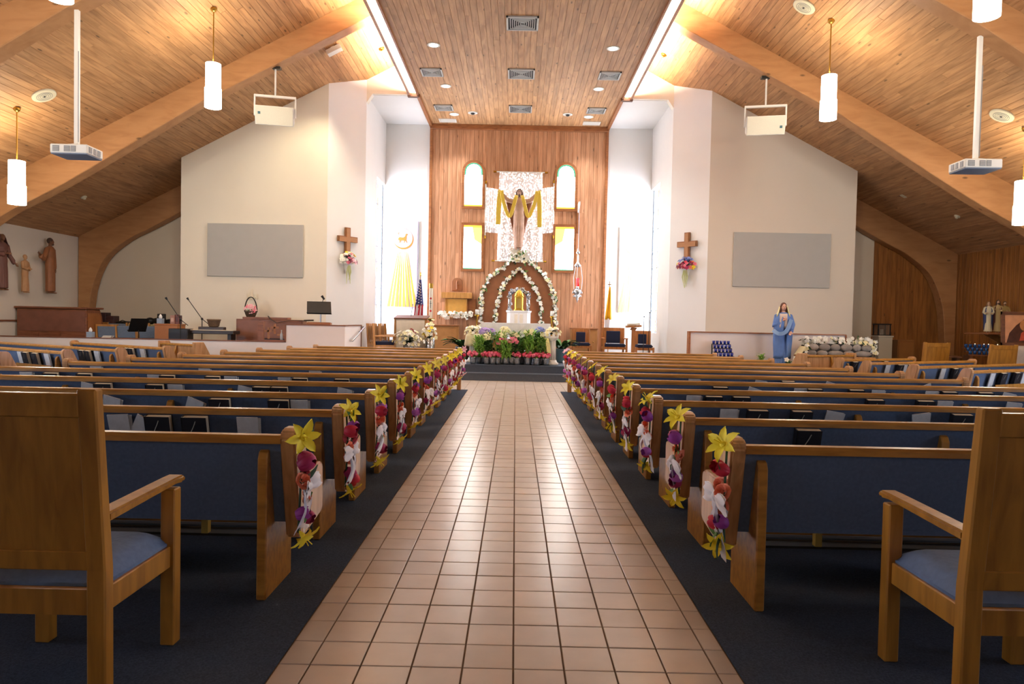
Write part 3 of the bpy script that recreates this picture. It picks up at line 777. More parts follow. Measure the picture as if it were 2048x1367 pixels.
for r, lst in BK.items():
    Y = 3.42 + SPC*(r-1) + .022
    for side in ('left', 'right'):
        q = [e for e in lst if (e[1] < 1031) == (side == 'left')]
        q.sort(key=lambda e: abs(e[1]-1031))
        for kind in 'HM':
            k = 0
            for e in q:
                if e[0] != kind: continue
                p = at(e[1], 700, Y)
                w_ = '%s %s from the aisle' % (ORD[k], 'hymnal' if kind == 'H' else 'booklet')
                if kind == 'H': hymnal((p.x, Y, .552), 0, 'black hymnal on the %s pew back, row %s, %s' % (side, ORD[r-1], w_))
                else: missal((p.x, Y, .572), 0, 'pale paper missal on the %s pew back, row %s, %s' % (side, ORD[r-1], w_), e[2])
                k += 1
def side_books(s, i, spec, nm):
    ex, ey, L = (left_side if s < 0 else right_side)[i]
    rz = -s*-ang
    kh = km = 0
    for kind, d in spec:
        lx, ly = s*d, .018
        x = ex + lx*math.cos(rz) - ly*math.sin(rz); y = ey + lx*math.sin(rz) + ly*math.cos(rz)
        if kind == 'H':
            hymnal((x, y, .556), rz, 'black hymnal on the %s angled pew, row %s, %s from the aisle' % (nm, ORD[i], ORD[kh]), group='hymnals in the side pew racks'); kh += 1
        else:
            missal((x, y, .575), rz, 'pale missal on the %s angled pew, row %s, %s from the aisle' % (nm, ORD[i], ORD[km]), group='missals in the side pew racks'); km += 1
side_books(-1, 0, [('M', .62), ('H', .95), ('H', 1.12)], 'left')
side_books(-1, 1, [('M', .55), ('H', .80), ('H', .98)], 'left')
side_books(-1, 2, [('M', .42), ('H', .74), ('H', 1.02), ('M', 1.2)], 'left')
side_books(-1, 3, [('M', .5), ('H', .8)], 'left')
side_books(1, 0, [('H', .35), ('H', .75), ('H', 1.3)], 'right')
side_books(1, 1, [('M', .50), ('H', .85), ('M', 1.0), ('H', 1.15)], 'right')
side_books(1, 2, [('M', .70), ('H', 1.05), ('H', 1.5)], 'right')
side_books(1, 3, [('M', .55), ('H', .85), ('H', 1.25), ('M', 1.5)], 'right')
# ================================================================== oak armchairs
def armchair(label, loc, rz, group='oak armchairs with blue seats'):
    """origin on the floor under the seat centre; faces +y"""
    t = thing('armchair', label, 'armchair', loc, rz, group)
    W, D = .60, .56
    for sx in (-1, 1):
        x = sx*(W/2-.035)
        # rear post: leans back above the seat
        MB().prism([(-D/2, 0), (-D/2+.055, 0), (-D/2+.05, .5), (-D/2-.02, 1.14), (-D/2-.065, 1.14), (-D/2-.005, .5)], x-.034, x+.034, 'x').build('rear_leg', CHOAK, t, bevel=.006)
        MB().box((x-.03, D/2-.06, 0), (x+.03, D/2, .665)).build('front_leg', CHOAK, t, bevel=.005)
        a, b = x-.035, x+.035
        MB().prism([(-D/2+.02, .665), (D/2-.04, .685), (D/2+.02, .68), (D/2+.035, .695), (D/2+.02, .712), (D/2-.05, .712), (-D/2+.02, .70)], a, b, 'x').build('arm', CHOAK, t, bevel=.008, seg=2)
        MB().box((x-.015, -D/2+.05, .335), (x+.015, D/2-.06, .425)).build('side_rail', CHOAK, t, bevel=.004)
    MB().box((-W/2+.06, D/2-.045, .335), (W/2-.06, D/2-.015, .425)).build('front_rail', CHOAK, t)
    MB().box((-W/2+.06, -D/2+.015, .335), (W/2-.06, -D/2+.045, .425)).build('rear_rail', CHOAK, t)
    m = MB()
    for (z0, z1, th) in ((.53, 1.05, .012),):
        y0, y1 = -D/2+.012, -D/2-.042
        m.prism([(y0-.012, z0), (y0+.012, z0), (y1+.012, z1), (y1-.012, z1)], -W/2+.06, W/2-.06, 'x')
    m.build('back_panel', CHOAK, t)
    yt = -D/2-.04
    MB().prism([(yt-.018, 1.04), (yt+.022, 1.04), (yt+.012, 1.125), (yt-.028, 1.125)], -W/2+.06, W/2-.06, 'x').build('top_rail', CHOAK, t, bevel=.006)
    MB().prism([(-D/2-.005, .50), (-D/2+.035, .50), (-D/2+.028, .57), (-D/2-.012, .57)], -W/2+.06, W/2-.06, 'x').build('bottom_rail', CHOAK, t, bevel=.004)
    # domed cushion
    def cu(u, v):
        x = (u-.5)*(W-.07); y = -D/2+.05 + v*(D-.06)
        e = min(1, 6*min(u, 1-u)) ** .5 * min(1, 6*min(v, 1-v)) ** .5
        return (x, y, .43 + .065*e)
    MB().grid(cu, 14, 14).box((-W/2+.035, -D/2+.05, .40), (W/2-.035, D/2-.01, .435)).build('seat_cushion', CUSH, t, smooth=True)
    return t
armchair('tall oak armchair with blue seat at the left foreground, cut by the frame', (-1.71, 2.70, .004), math.radians(0))
armchair('tall oak armchair with blue seat at the right foreground, cut by the frame', (1.875, 2.70, .004), math.radians(0))
armchair('oak armchair back standing beyond the right side pews, before the arch', (8.72, 14.95, .004), math.radians(8))
armchair('oak armchair back standing right of the side pews by the white cloth', (9.45, 14.0, .004), math.radians(8))
# ================================================================== flower garlands on the pew ends
YL = mat('yellow_lily', 'ffe838', rough=.6); YL2 = mat('yellow_lily_pale', 'f8e45a', rough=.6)
PKL = mat('pink_lily', 'f0b8c0', rough=.6)
RED = mat('red_bloom', 'c81e3c', rough=.6); PUR = mat('purple_bloom', '9a3aa0', rough=.6); COR = mat('coral_bloom', 'f08a68', rough=.6); MAG = mat('magenta_bloom', 'a81e5a', rough=.6); ORA = mat('orange_bloom', 'e86a40', rough=.6); LIL = mat('lilac_bloom', 'c06ad0', rough=.6); PNK = mat('pink_bloom', 'e8788c', rough=.6)
WHF = mat('white_flower', 'f2efe2', rough=.6); CRF = mat('cream_flower', 'efe4b0', rough=.6); HYD = mat('blue_hydrangea', '7080c0', rough=.7); LAV = mat('lavender_flower', 'a890c8', rough=.7)
LEAF = mat('leaf_green', '52803a', rough=.6, var=.25); LEAFD = mat('leaf_dark', '2a4a2a', rough=.6, var=.25); GRASS = mat('leaf_bright', '86b04a', rough=.6, var=.25)
RIB = mat('ribbon_white', 'eceaf0', rough=.55)
def petal_mesh(name, L, W, curl, m_, lift=.5):
    def fn(u, v):
        w_ = W*math.sin(PI*min(1, .12+.88*v)) ** .8 if v < 1 else 0
        y = L*v; z = lift*L*v - curl*L*v*v
        return ((u-.5)*w_, y, z + .18*W*(abs(u-.5)*2)**2)
    return MB().grid(fn, 2, 4).mesh(name, m_, smooth=True)
def bloom_mesh(name, m_, r, kind='rose'):
    m = MB()
    if kind == 'tulip':
        for k in range(5):
            a = k*2*PI/5
            def fn(u, v, a=a):
                ph = a + (u-.5)*1.7
                rr = r*(.35 + .75*math.sin(PI*(.15+.62*v)))*(1 if v < .8 else 1-.5*(v-.8))
                return (rr*math.cos(ph), rr*math.sin(ph), r*2.1*v - r*.4 - .35*r*(abs(u-.5)*2)**2*v)
            m.grid(fn, 3, 4)
    else:
        for ring, (n, q, hh) in enumerate(((3, .35, .9), (4, .68, .7), (5, 1.0, .35))):
            for k in range(n):
                a = k*2*PI/n + ring*.5
                def fn(u, v, a=a, q=q, hh=hh, n=n):
                    ph = a + (u-.5)*(2.4*PI/n)
                    rr = r*q*(.45 + .6*v)
                    return (rr*math.cos(ph), rr*math.sin(ph), r*(hh*v) - .25*r*q*v*v - .15*r*(abs(u-.5)*2)**2)
                m.grid(fn, 3, 2)
    return m.mesh(name, m_, smooth=True)
PET = {m_.name: petal_mesh('petal', .074, .036, .55, m_, .75) for m_ in (YL, YL2, PKL)}
LILC = {m_.name: MB().lathe([(.004, -.02), (.011, 0), (.012, .014), (.003, .02)], n=8).tube([(0, 0, .01), (.006, .004, .06)], .0025, 5).tube([(0, 0, .01), (-.008, -.002, .055)], .0025, 5).mesh('lily', m_) for m_ in (YL, YL2, PKL)}
LILJ = {}
for m_ in (YL, YL2, PKL):
    mm = MB()
    me = PET[m_.name]
    for k in range(6):
        R = Matrix.Rotation(k*PI/3, 3, 'Z'); sc = 1 if k % 2 else .92
        mm.add([R @ (v.co*sc) for v in me.vertices], [tuple(p.vertices) for p in me.polygons])
    LILJ[m_.name] = mm.mesh('lily', m_, smooth=True)
BLM = {}
for m_ in (RED, PUR, COR, MAG, ORA, LIL, PNK):
    BLM[m_.name] = (bloom_mesh('bloom', m_, .042, 'rose'), bloom_mesh('bloom', m_, .034, 'tulip'))
LEAFME = {m_.name: petal_mesh('leaf', .12, .04, .25, m_, .2) for m_ in (LEAF, LEAFD)}
def bow_loop(s):
    m = MB()
    def fn(side):
        def g(u, v):
            L = .135*v; w_ = .095*math.sin(PI*min(1, .06+.62*v))**.9 if v > 0 else .02
            bul = .022*math.sin(PI*v)*(1-(2*u-1)**2) + .008*math.sin(9*u+2*v)
            return (s*L, (u-.5)*w_ - .18*L, .01 + (bul if side else -.25*bul) + .006)
        return g
    m.grid(fn(1), 6, 6); m.grid(fn(0), 6, 6)
    return m.mesh('bow_loop', RIB, smooth=True)
def bow_tail(s, L, sp):
    def fn(u, v):
        notch = .035*(1-abs(2*u-1)) if v > .99 else 0
        return (s*(.005 + sp*v) + (u-.5)*(.035+.055*v), -.01 - L*v + notch, .018 + .014*math.sin(5*v+s) + .012*math.sin(PI*u*2+4*v))
    return MB().grid(fn, 4, 8).mesh('bow_tail', RIB, smooth=True)
LOOPS = [bow_loop(-1), bow_loop(1)]; TAILS = [bow_tail(-1, .21, .09), bow_tail(1, .27, .07)]
KNOT = MB().ell((0, 0, .025), (.022, .028, .022)).mesh('bow_knot', RIB, smooth=True)
def garland(s, r, y, z, label, pink=False, detail=False):
    """hangs on the aisle face (normal = -s x); local x = along the pew end (towards the camera), y up, z out"""
    rnd = random.Random(r*7 + (1 if s > 0 else 0)*101 + 3)
    t = thing('flower_garland', label, 'garland', (s*1.062, y, z), 0, 'flower garlands on the pew ends')
    # local frame matrix: x-> world y*(s), y -> world z, z -> -s * world x
    ez = Vector((-s, 0, 0)); ey = Vector((0, 0, 1)); ex = ey.cross(ez)
    t.matrix_world = Matrix(((ex.x, ey.x, ez.x, s*1.062), (ex.y, ey.y, ez.y, y), (ex.z, ey.z, ez.z, z), (0, 0, 0, 1)))
    def place(name, me, x, yy, zz, rx=0, ry=0, rz=0, sc=1.0, par=t):
        o = link(name, me, par, (x, yy, zz)); o.rotation_euler = (rx, ry, rz); o.scale = (sc, sc, sc); return o
    MB().tube([(0, .02, .012), (.01, -.15, .02), (-.005, -.30, .02), (.0, -.46, .012)], .006, 6).build('stem', LEAFD, t)
    def lily(x, yy, m_, sc, rx, ry):
        if detail:
            o = place('lily', LILC[m_.name], x, yy, .032, rx, ry, rnd.uniform(0, 1), sc)
            for k in range(6):
                p = link('petal', PET[m_.name], o); p.rotation_euler = (0, 0, k*PI/3); p.scale = (1, 1, 1) if k % 2 else (.92, .92, .92)
        else:
            place('lily', LILJ[m_.name], x, yy, .032, rx, ry, rnd.uniform(0, 1), sc)
    top = PKL if pink else rnd.choice([YL, YL2, YL])
    # towards the camera is -ex*? keep the blooms a little towards the viewer
    vs = -1 if ex.y > 0 else 1
    lily(vs*.02, .02, top, rnd.uniform(1.15, 1.4), -.5 + rnd.uniform(-.2, .2), vs*.7)
    lily(rnd.uniform(-.02, .02), -.47, PKL if pink else YL, rnd.uniform(1.05, 1.25), .9, vs*.5)
    cs = [(RED, 1), (PUR, 1), (LIL, 1), (MAG, 1), (COR, 0), (ORA, 0), (COR, 0), (PNK, 0)]
    seq = [rnd.choice([RED, PUR, LIL, MAG]), rnd.choice([RED, MAG, PUR]), rnd.choice([COR, ORA, PNK]), COR, rnd.choice([COR, ORA]), rnd.choice([PUR, MAG, LIL]), rnd.choice([RED, MAG])]
    ypos = [-.09, -.105, -.17, -.20, -.29, -.36, -.385]
    for i, (m_, yy) in enumerate(zip(seq, ypos)):
        me = BLM[m_.name][0 if m_ in (COR, ORA, PNK) else 1]
        place('bloom', me, (vs*.03 if i % 2 else -vs*.02) + rnd.uniform(-.012, .012), yy + rnd.uniform(-.015, .015), .018 + rnd.uniform(0, .022), rnd.uniform(-.6, .4), rnd.uniform(-.6, .6) + vs*.3, rnd.uniform(0, 3), rnd.uniform(.9, 1.15))
    yb = -.235 + rnd.uniform(-.02, .02)
    place('bow_knot', KNOT, 0, yb, .035)
    for k in (0, 1):
        place('bow_loop', LOOPS[k], 0, yb, .042, rnd.uniform(-.3, .3), rnd.uniform(-.3, .3), rnd.uniform(-.5, .5), rnd.uniform(.85, 1.1))
        place('bow_tail', TAILS[k], 0, yb, .036, rnd.uniform(-.1, .2), 0, rnd.uniform(-.2, .2), rnd.uniform(.85, 1.05))
    for k in range(6):
        place('leaf', LEAFME[(LEAF, LEAFD)[k % 2].name], rnd.uniform(-.02, .02), rnd.choice([-.03, -.08, -.14, -.2, -.34, -.42]) + rnd.uniform(-.02, .02), .03, rnd.uniform(.1, .6), rnd.uniform(-.4, .4), rnd.uniform(0, 2*PI), rnd.uniform(.7, 1.1))
for s, nm in ((-1, 'left'), (1, 'right')):
    for r in range(12):
        yb = 3.42 + SPC*r
        if r == 0: lb = 'flower garland with white bow on the %s pew end nearest the camera' % nm
        elif r == 11: lb = 'pink lily garland on the %s front screen before the altar step' % nm
        else: lb = 'flower garland with white bow on the %s pew end, %s row from the camera' % (nm, ORD[r])
        garland(s, r, yb + (.012 if r < 11 else .045), .80, lb, pink=(r == 11), detail=(r < 3))
# ================================================================== flowers, foliage and figures: shared builders
def five_petal(name, m_, r):
    m = MB()
    for k in range(5):
        a = k*2*PI/5; R = Matrix.Rotation(a, 3, 'Z')
        m.add([R @ Vector(p) for p in ((0, 0, 0), (r*.38, r*.55, r*.25), (0, r, r*.12), (-r*.38, r*.55, r*.25))], [(0, 1, 2, 3)])
    m.ell((0, 0, r*.12), r*.2, 6, 4)
    return m.mesh(name, m_, smooth=True)
BLS = {m_.name: five_petal('blossom', m_, 1.0) for m_ in (WHF, CRF, PNK, PKL, RED, MAG, HYD, LAV, YL, COR, ORA)}
LF1 = {m_.name: petal_mesh('leaf', 1.0, .34, .3, m_, .25) for m_ in (LEAF, LEAFD, GRASS)}
BLADE = {m_.name: petal_mesh('leaf', 1.0, .15, .75, m_, .95) for m_ in (LEAF, LEAFD, GRASS)}
def put(name, me, parent, p, direction, sc, roll=0.0):
    """place a mesh whose local +z faces `direction`"""
    o = link(name, me, parent, p)
    q = Vector(direction).normalized().to_track_quat('Z', 'Y')
    o.rotation_mode = 'QUATERNION'; o.rotation_quaternion = q @ Matrix.Rotation(roll, 3, 'Z').to_quaternion()
    o.scale = (sc, sc, sc) if not isinstance(sc, (tuple, list)) else sc
    return o
def cluster(parent, spots, mats, r, rnd, leaves=0, lmats=(LEAF, LEAFD), lr=.09, face=(0, -1, .25), spread=.7):
    for p in spots:
        d = Vector(face) + Vector((rnd.uniform(-spread, spread), 0, rnd.uniform(-spread, spread)))
        put('blossom', BLS[rnd.choice(mats).name], parent, p, d, r*rnd.uniform(.8, 1.25), rnd.uniform(0, 6))
    sp = list(spots)
    for k in range(leaves):
        p = Vector(rnd.choice(sp)) + Vector((rnd.uniform(-.04, .04), .02, rnd.uniform(-.04, .04)))
        d = Vector((rnd.uniform(-1, 1), -.7, rnd.uniform(-1, 1)))
        put('leaf', LF1[rnd.choice(lmats).name], parent, p, d, lr*rnd.uniform(.7, 1.3), rnd.uniform(0, 6))
def dome(rnd, n, rx, ry, rz, c=(0, 0, 0)):
    out = []
    for k in range(n):
        a = rnd.uniform(PI*1.0, PI*2.0); e = rnd.uniform(-.2, 1.0)
        j = rnd.uniform(.72, 1.12); x = j*rx*math.cos(a)*math.cos(e*PI/2*.9); y = j*ry*math.sin(a)*math.cos(e*PI/2*.9); z = j*rz*math.sin(e*PI/2)
        out.append((c[0]+x, c[1]+y, c[2]+z))
    return out
def foliage(rnd, n, h, spread, w_, m_, base=(0, 0, 0), stem_h=0.0):
    """one joined tuft of narrow leaves (too fine to pick apart)"""
    m = MB()
    for k in range(n):
        a = rnd.uniform(0, 2*PI); z0 = rnd.uniform(0, stem_h); L = h*rnd.uniform(.5, 1.0); r = spread*rnd.uniform(.3, 1.0)
        d = Vector((math.cos(a), math.sin(a), 0)); sd = Vector((-math.sin(a), math.cos(a), 0))
        jj = .02 + (.09 if stem_h > .3 else 0); b = Vector(base) + Vector((rnd.uniform(-jj, jj), rnd.uniform(-jj, jj), z0))
        pts = []
        for i in range(5):
            q = i/4
            pts.append(b + d*(r*q**1.3) + Vector((0, 0, (L*(.85*q - .45*q*q*q)))))
        vs = []
        for i, p in enumerate(pts):
            ww = w_*(.5 + .7*math.sin(PI*(.15+.75*i/4)))*(0.15 if i == 4 else 1)
            vs += [p - sd*ww/2, p + sd*ww/2]
        m.add(vs, [(2*i, 2*i+1, 2*i+3, 2*i+2) for i in range(4)])
    return m
def hand(m, wrist, d, palm_n, sc=1.0):
    """palm and five bent fingers added to MB m; d = pointing direction"""
    w_ = Vector(wrist); d = Vector(d).normalized(); n = Vector(palm_n).normalized(); s_ = d.cross(n).normalized()
    m.tube([w_, w_ + d*.045*sc, w_ + d*.085*sc], [.026*sc, .04*sc, .038*sc], 8, flat=.55)
    for i, (o_, L) in enumerate(((-.03, .06), (-.01, .075), (.01, .07), (.03, .055))):
        b = w_ + d*.08*sc + s_*o_*sc
        m.tube([b, b + d*L*.5*sc, b + d*L*.9*sc + n*L*.3*sc], [.011*sc, .010*sc, .008*sc], 6)
    b = w_ + d*.03*sc - s_*.035*sc
    m.tube([b, b + d*.03*sc - s_*.025*sc, b + d*.06*sc - s_*.03*sc + n*.01*sc], [.013*sc, .011*sc, .009*sc], 6)
def figure(name, label, cat, loc, height, rz, skin, robe, hairm, lh, rh, le, re, mantle=None, veil=None, beard=False, long_hair=True, group=None, bare_feet=True, flare=.15, head_turn=0.0, vox=.014, belt=None, sleeve=True):
    """standing robed figure, modelled 1.75 high facing -y, hands/elbows in local coordinates (left = -x)"""
    k = height/1.75
    t = thing(name, label, cat, loc, rz, group)
    b = MB()
    b.loft([(0, .0, .30, .09, .08), (0, 0, .9, .12, .09), (0, 0, 1.12, .11, .085), (0, 0, 1.36, .15, .095), (0, 0, 1.46, .13, .08), (0, 0, 1.50, .06, .06)], 12)
    b.tube([(0, 0, 1.45), (0, -.005, 1.55), (0, -.01, 1.62)], [.055, .05, .055], 10)
    Rh = Matrix.Rotation(head_turn, 3, 'Z')
    hc = Vector((0, -.015, 1.655))
    b.ell(hc, (.072, .088, .105), 14, 10, Rh); b.ell(hc + Rh @ Vector((0, -.03, -.05)), (.052, .06, .06), 12, 8, Rh)
    b.ell(hc + Rh @ Vector((0, -.088, -.012)), (.012, .018, .024), 8, 6, Rh)
    for sx in (-1, 1):
        b.ell(hc + Rh @ Vector((sx*.073, 0, -.01)), (.012, .02, .03), 8, 6, Rh)
        b.ell(hc + Rh @ Vector((sx*.028, -.076, .030)), (.02, .012, .007), 8, 6, Rh)
        b.tube([(sx*.06, 0, .34), (sx*.06, -.01, .12), (sx*.06, -.02, .04)], [.06, .045, .04], 8)
        b.tube([(sx*.06, .02, .03), (sx*.065, -.08, .03), (sx*.07, -.17, .02)], [.035, .036, .022], 8, flat=.8)
    for el, hd, sx in ((le, lh, -1), (re, rh, 1)):
        b.tube([(sx*.12, 0, 1.42), (sx*.17, 0, 1.39), el, hd], [.05, .052, .042, .028], 10)
        d = (Vector(hd) - Vector(el)).normalized()
        hand(b, Vector(hd) + d*.0, d, (0, -1, 0.2))
    bo = b.build('body', skin, t, remesh=vox*.75); bo.scale = (k, k, k)
    # face marks
    e = MB(); 
    for sx in (-1, 1): e.ell(hc + Rh @ Vector((sx*.028, -.083, .012)), (.012, .006, .006), 8, 5, Rh)
    eo = e.build('eyes', DARKM, bo)
    mo = MB().ell(hc + Rh @ Vector((0, -.085, -.052)), (.02, .008, .005), 8, 5, Rh).build('mouth', MATS.get('lips') or mat('lips', '8a4a40', rough=.6), bo)
    # robe
    r = MB()
    r.loft([(0, 0, .06, flare, flare*.85), (0, 0, .3, flare*.95, flare*.8), (0, 0, .7, .155, .125), (0, 0, .95, .165, .13), (0, 0, 1.12, .14, .115), (0, -.005, 1.34, .19, .13), (0, 0, 1.44, .175, .105), (0, 0, 1.50, .085, .08)], 20)
    for i in range(9):   # folds
        a = PI + PI*(i+.5)/9
        r.tube([(flare*.97*math.cos(a), flare*.82*math.sin(a), .07), (.155*math.cos(a), .125*math.sin(a), .6), (.13*math.cos(a), .11*math.sin(a), 1.1)], [.026, .02, .008], 6)
    if sleeve:
        for el, hd, sx in ((le, lh, -1), (re, rh, 1)):
            el, hd = Vector(el), Vector(hd); w2 = el.lerp(hd, .82)
            r.tube([(sx*.10, 0, 1.42), (sx*.17, 0, 1.40), el, w2], [.07, .075, .07, .06], 10)
            r.tube([el, w2 + Vector((0, 0, -.05)), w2 + Vector((0, 0, -.10))], [.05, .06, .02], 8)
    ro = r.build('robe', robe, t, remesh=vox); ro.scale = (k, k, k)
    if belt:
        MB().lathe([(.152, -.02), (.156, 0), (.152, .02)], (0, 0, 1.12), 20, 1.0, .84, cap=False).build('belt', belt, ro)
    if hairm:
        h_ = MB().ell(hc + Rh @ Vector((0, .018, .022)), (.086, .092, .10), 14, 10, Rh)
        if long_hair:
            for sx in (-1, 1): h_.tube([hc + Rh @ Vector((sx*.07, .0, .03)), hc + Rh @ Vector((sx*.085, .01, -.08)), hc + Rh @ Vector((sx*.075, .0, -.19))], [.03, .034, .02], 8)
            h_.tube([hc + Rh @ Vector((0, .07, 0)), hc + Rh @ Vector((0, .085, -.1)), hc + Rh @ Vector((0, .07, -.2))], [.06, .07, .03], 10)
        if beard: h_.ell(hc + Rh @ Vector((0, -.062, -.085)), (.045, .035, .045), 10, 8, Rh)
        ho = h_.build('hair', hairm, t, remesh=vox*.8, sm_it=1); ho.scale = (k, k, k)
    if veil:
        def vf(u, v):
            a = -PI*.72 + u*PI*1.44; rr = .112 + .10*v*v
            top = (1-v)
            q = min(1, v*3)
            return (math.sin(a)*rr*(.35+.65*q), .03 + math.cos(a)*rr*.95*(.35+.65*q) - .01, 1.79 - .40*v - .035*(1-q))
        vo = MB().grid(vf, 16, 8, .012).build('veil', veil, t, smooth=True); vo.scale = (k, k, k)
    if mantle:
        def mf(u, v):
            a = -PI*.80 + u*PI*1.6
            rr = (.235 + .02*math.sin(11*a))*(1 - .12*v) + .02*math.sin(7*a+3*v)
            if v < .12: rr *= .55 + .45*v/.12
            return (math.sin(a)*rr, .02 + math.cos(a)*rr*.75, 1.50 - 1.36*v - (0 if v > .12 else 0))
        mo = MB().grid(mf, 22, 12, .014).build('mantle', mantle, t, smooth=True); mo.scale = (k, k, k)
    return t
GOLD = mat('gold', 'c8a040', rough=.25, metal=1); GOLDC = mat('gold_cloth', 'd8b83a', rough=.5, sheen=.3)
IVORY = mat('ivory_cloth', 'e6dcc8', rough=.8, noise=.05, nscale=12); WHCL = mat('white_cloth', 'e9e6e2', rough=.85, noise=.03, nscale=20)
SILV = mat('silver_foil', 'c8ccd0', rough=.25, metal=1, noise=.3, nscale=30, bump=.6, bscale=40)
CRCLOTH = mat('cream_lining', 'd9cba2', rough=.8)
# ================================================================== altar wall
BRONZ = mat('dark_plank', '9a6440', rough=.5, noise=.12, nscale=6)
def P(u, v, Y): return at(u, v, Y)
OUT = [(962, 655), (962, 610), (966, 580), (980, 557), (1000, 541), (1020, 526), (1037, 507), (1055, 526), (1075, 541), (1093, 557), (1106, 580), (1111, 610), (1112, 655)]
INN = [(990, 655), (993, 610), (1002, 580), (1012, 566), (1020, 555), (1028, 545), (1037, 534), (1046, 545), (1055, 556), (1064, 567), (1074, 582), (1081, 610), (1083, 655)]
t = thing('reredos_panel', 'brown wooden ogee arch panel behind the altar', 'panel', (0.05, 20.85, .35))
m = MB(); n = len(OUT)
base = Vector((0.05, 20.85, .35))
vs = []
for Y in (20.78, 20.86):
    for L_ in (OUT, INN):
        for i, (u, v) in enumerate(L_):
            p = P(u, v, 20.82); p.y = Y
            if i in (0, n-1): p.z = .36
            vs.append(p - base)
fs = []
for i in range(n-1):
    fs += [(i, i+1, n+i+1, n+i), (2*n+i, 2*n+i+1, 3*n+i+1, 3*n+i), (i, i+1, 2*n+i+1, 2*n+i), (n+i, n+i+1, 3*n+i+1, 3*n+i)]
fs += [(0, n, 3*n, 2*n), (n-1, 2*n-1, 4*n-1, 3*n-1)]
m.add(vs, fs).build('arch_frame', BRONZ, t)
pts = []
for i, (u, v) in enumerate(INN):
    p = P(u, v, 20.9); pts.append((p.x-base.x, (.36 if i in (0, n-1) else p.z)-base.z))
MB().prism(pts, 20.875-base.y, 20.91-base.y, 'y').build('back_board', mat('dark_plank_back', 'a8683e', rough=.5, noise=.12, nscale=5), t)
def path_pts(L_, Y, step):
    q = [P(u, v, Y) for u, v in L_]; out = []
    for a, b in zip(q[:-1], q[1:]):
        d = (b-a).length; k = max(1, int(d/step))
        for i in range(k): out.append(a.lerp(b, i/k))
    return out
for nm, L_, Y, step, r, lb in (('outer', [(u, v-3) for u, v in OUT], 20.74, .052, .056, 'white flower garland around the outer edge of the altar arch'), ('inner', INN, 20.76, .06, .055, 'white flower garland around the inner edge of the altar arch')):
    rnd = random.Random(5 if nm == 'outer' else 6)
    ps = path_pts(L_, Y, step)
    t = thing('arch_garland', lb, 'garland', (.05, Y, .35), 0, 'altar arch garlands')
    o_ = Vector((.05, Y, .35))
    MB().tube([p - o_ for p in ps[::3]], .03, 6).build('vine', LEAFD, t)
    sp = [(p.x-o_.x+rnd.uniform(-.05, .05), -.04+rnd.uniform(-.05, .02), p.z-o_.z+rnd.uniform(-.05, .05)) for p in ps]
    sp += [(p.x-o_.x+rnd.uniform(-.06, .06), -.05, p.z-o_.z+rnd.uniform(-.06, .06)) for p in ps[::2]]
    cluster(t, sp, (WHF, WHF, WHF, WHF, CRF), r, rnd, leaves=len(ps)//1, lr=.12, lmats=(LEAFD, LEAF))
    if nm == 'outer':
        c0 = P(1037, 512, Y) - o_
        cluster(t, [(c0.x+rnd.uniform(-.2, .2), -.1, c0.z+rnd.uniform(-.16, .16)) for _ in range(26)], (WHF, WHF, CRF), .10, rnd, leaves=16, lr=.16)
# fairy-light drapes making a cross
def drape_mat():
    m = bpy.data.materials.new('fairy_light_cloth'); m.use_nodes = True; nt = m.node_tree; b = nt.nodes['Principled BSDF']; L = nt.links.new
    b.inputs['Base Color'].default_value = lin('cdc3c4'); b.inputs['Roughness'].default_value = .8
    g = nt.nodes.new('ShaderNodeNewGeometry'); mp = nt.nodes.new('ShaderNodeMapping'); mp.inputs['Scale'].default_value = (26, 2, 17); L(g.outputs['Position'], mp.inputs[0])
    v = nt.nodes.new('ShaderNodeTexVoronoi'); v.inputs['Scale'].default_value = 1; L(mp.outputs[0], v.inputs['Vector'])
    r = nt.nodes.new('ShaderNodeMapRange'); r.inputs[1].default_value = .18; r.inputs[2].default_value = .5; r.inputs[3].default_value = 2.6; r.inputs[4].default_value = 0.2
    L(v.outputs['Distance'], r.inputs[0]); L(r.outputs[0], b.inputs['Emission Strength'])
    b.inputs['Emission Color'].default_value = lin('fff0e4')
    return m
FAIRY = drape_mat()
def drape(label, corners, Y, rods):
    tl, tr_, bl, br = [P(u, v, Y) for u, v in corners]
    o_ = Vector(((tl.x+tr_.x)/2, Y, bl.z))
    t = thing('light_drape', label, 'drape', o_, 0, 'fairy light drapes')
    def fn(u, v):
        a = tl.lerp(tr_, u); b = bl.lerp(br, u); p = a.lerp(b, v) - o_
        return (p.x, .018*math.sin(u*38+v*2), p.z)
    MB().grid(fn, 48, 6, .006).build('cloth', FAIRY, t, smooth=True)
    for (a, b) in rods:
        pa, pb = P(*a, Y)-o_, P(*b, Y)-o_
        MB().tube([pa, pb], .018, 8).build('rod', WHITEP, t)
        for q, e in ((pa, pb), (pb, pa)):
            d = (q-e).normalized()
            MB().tube([q - d*.02, q + d*.07], .03, 8).build('finial', GOLD, t)
drape('tall fairy-light drape hanging behind the risen figure', [(999, 344), (1085, 346), (994, 522), (1085, 524)], 20.88, [((992, 343), (1091, 345)), ((988, 521), (1088, 523))])
drape('short fairy-light drape forming the left arm of the cross', [(972, 374), (1000, 379), (970, 464), (998, 466)], 20.91, [((972, 366), (970, 472))])
drape('short fairy-light drape forming the right arm of the cross', [(1082, 377), (1109, 373), (1083, 467), (1108, 465)], 20.91, [((1108, 365), (1107, 472))])
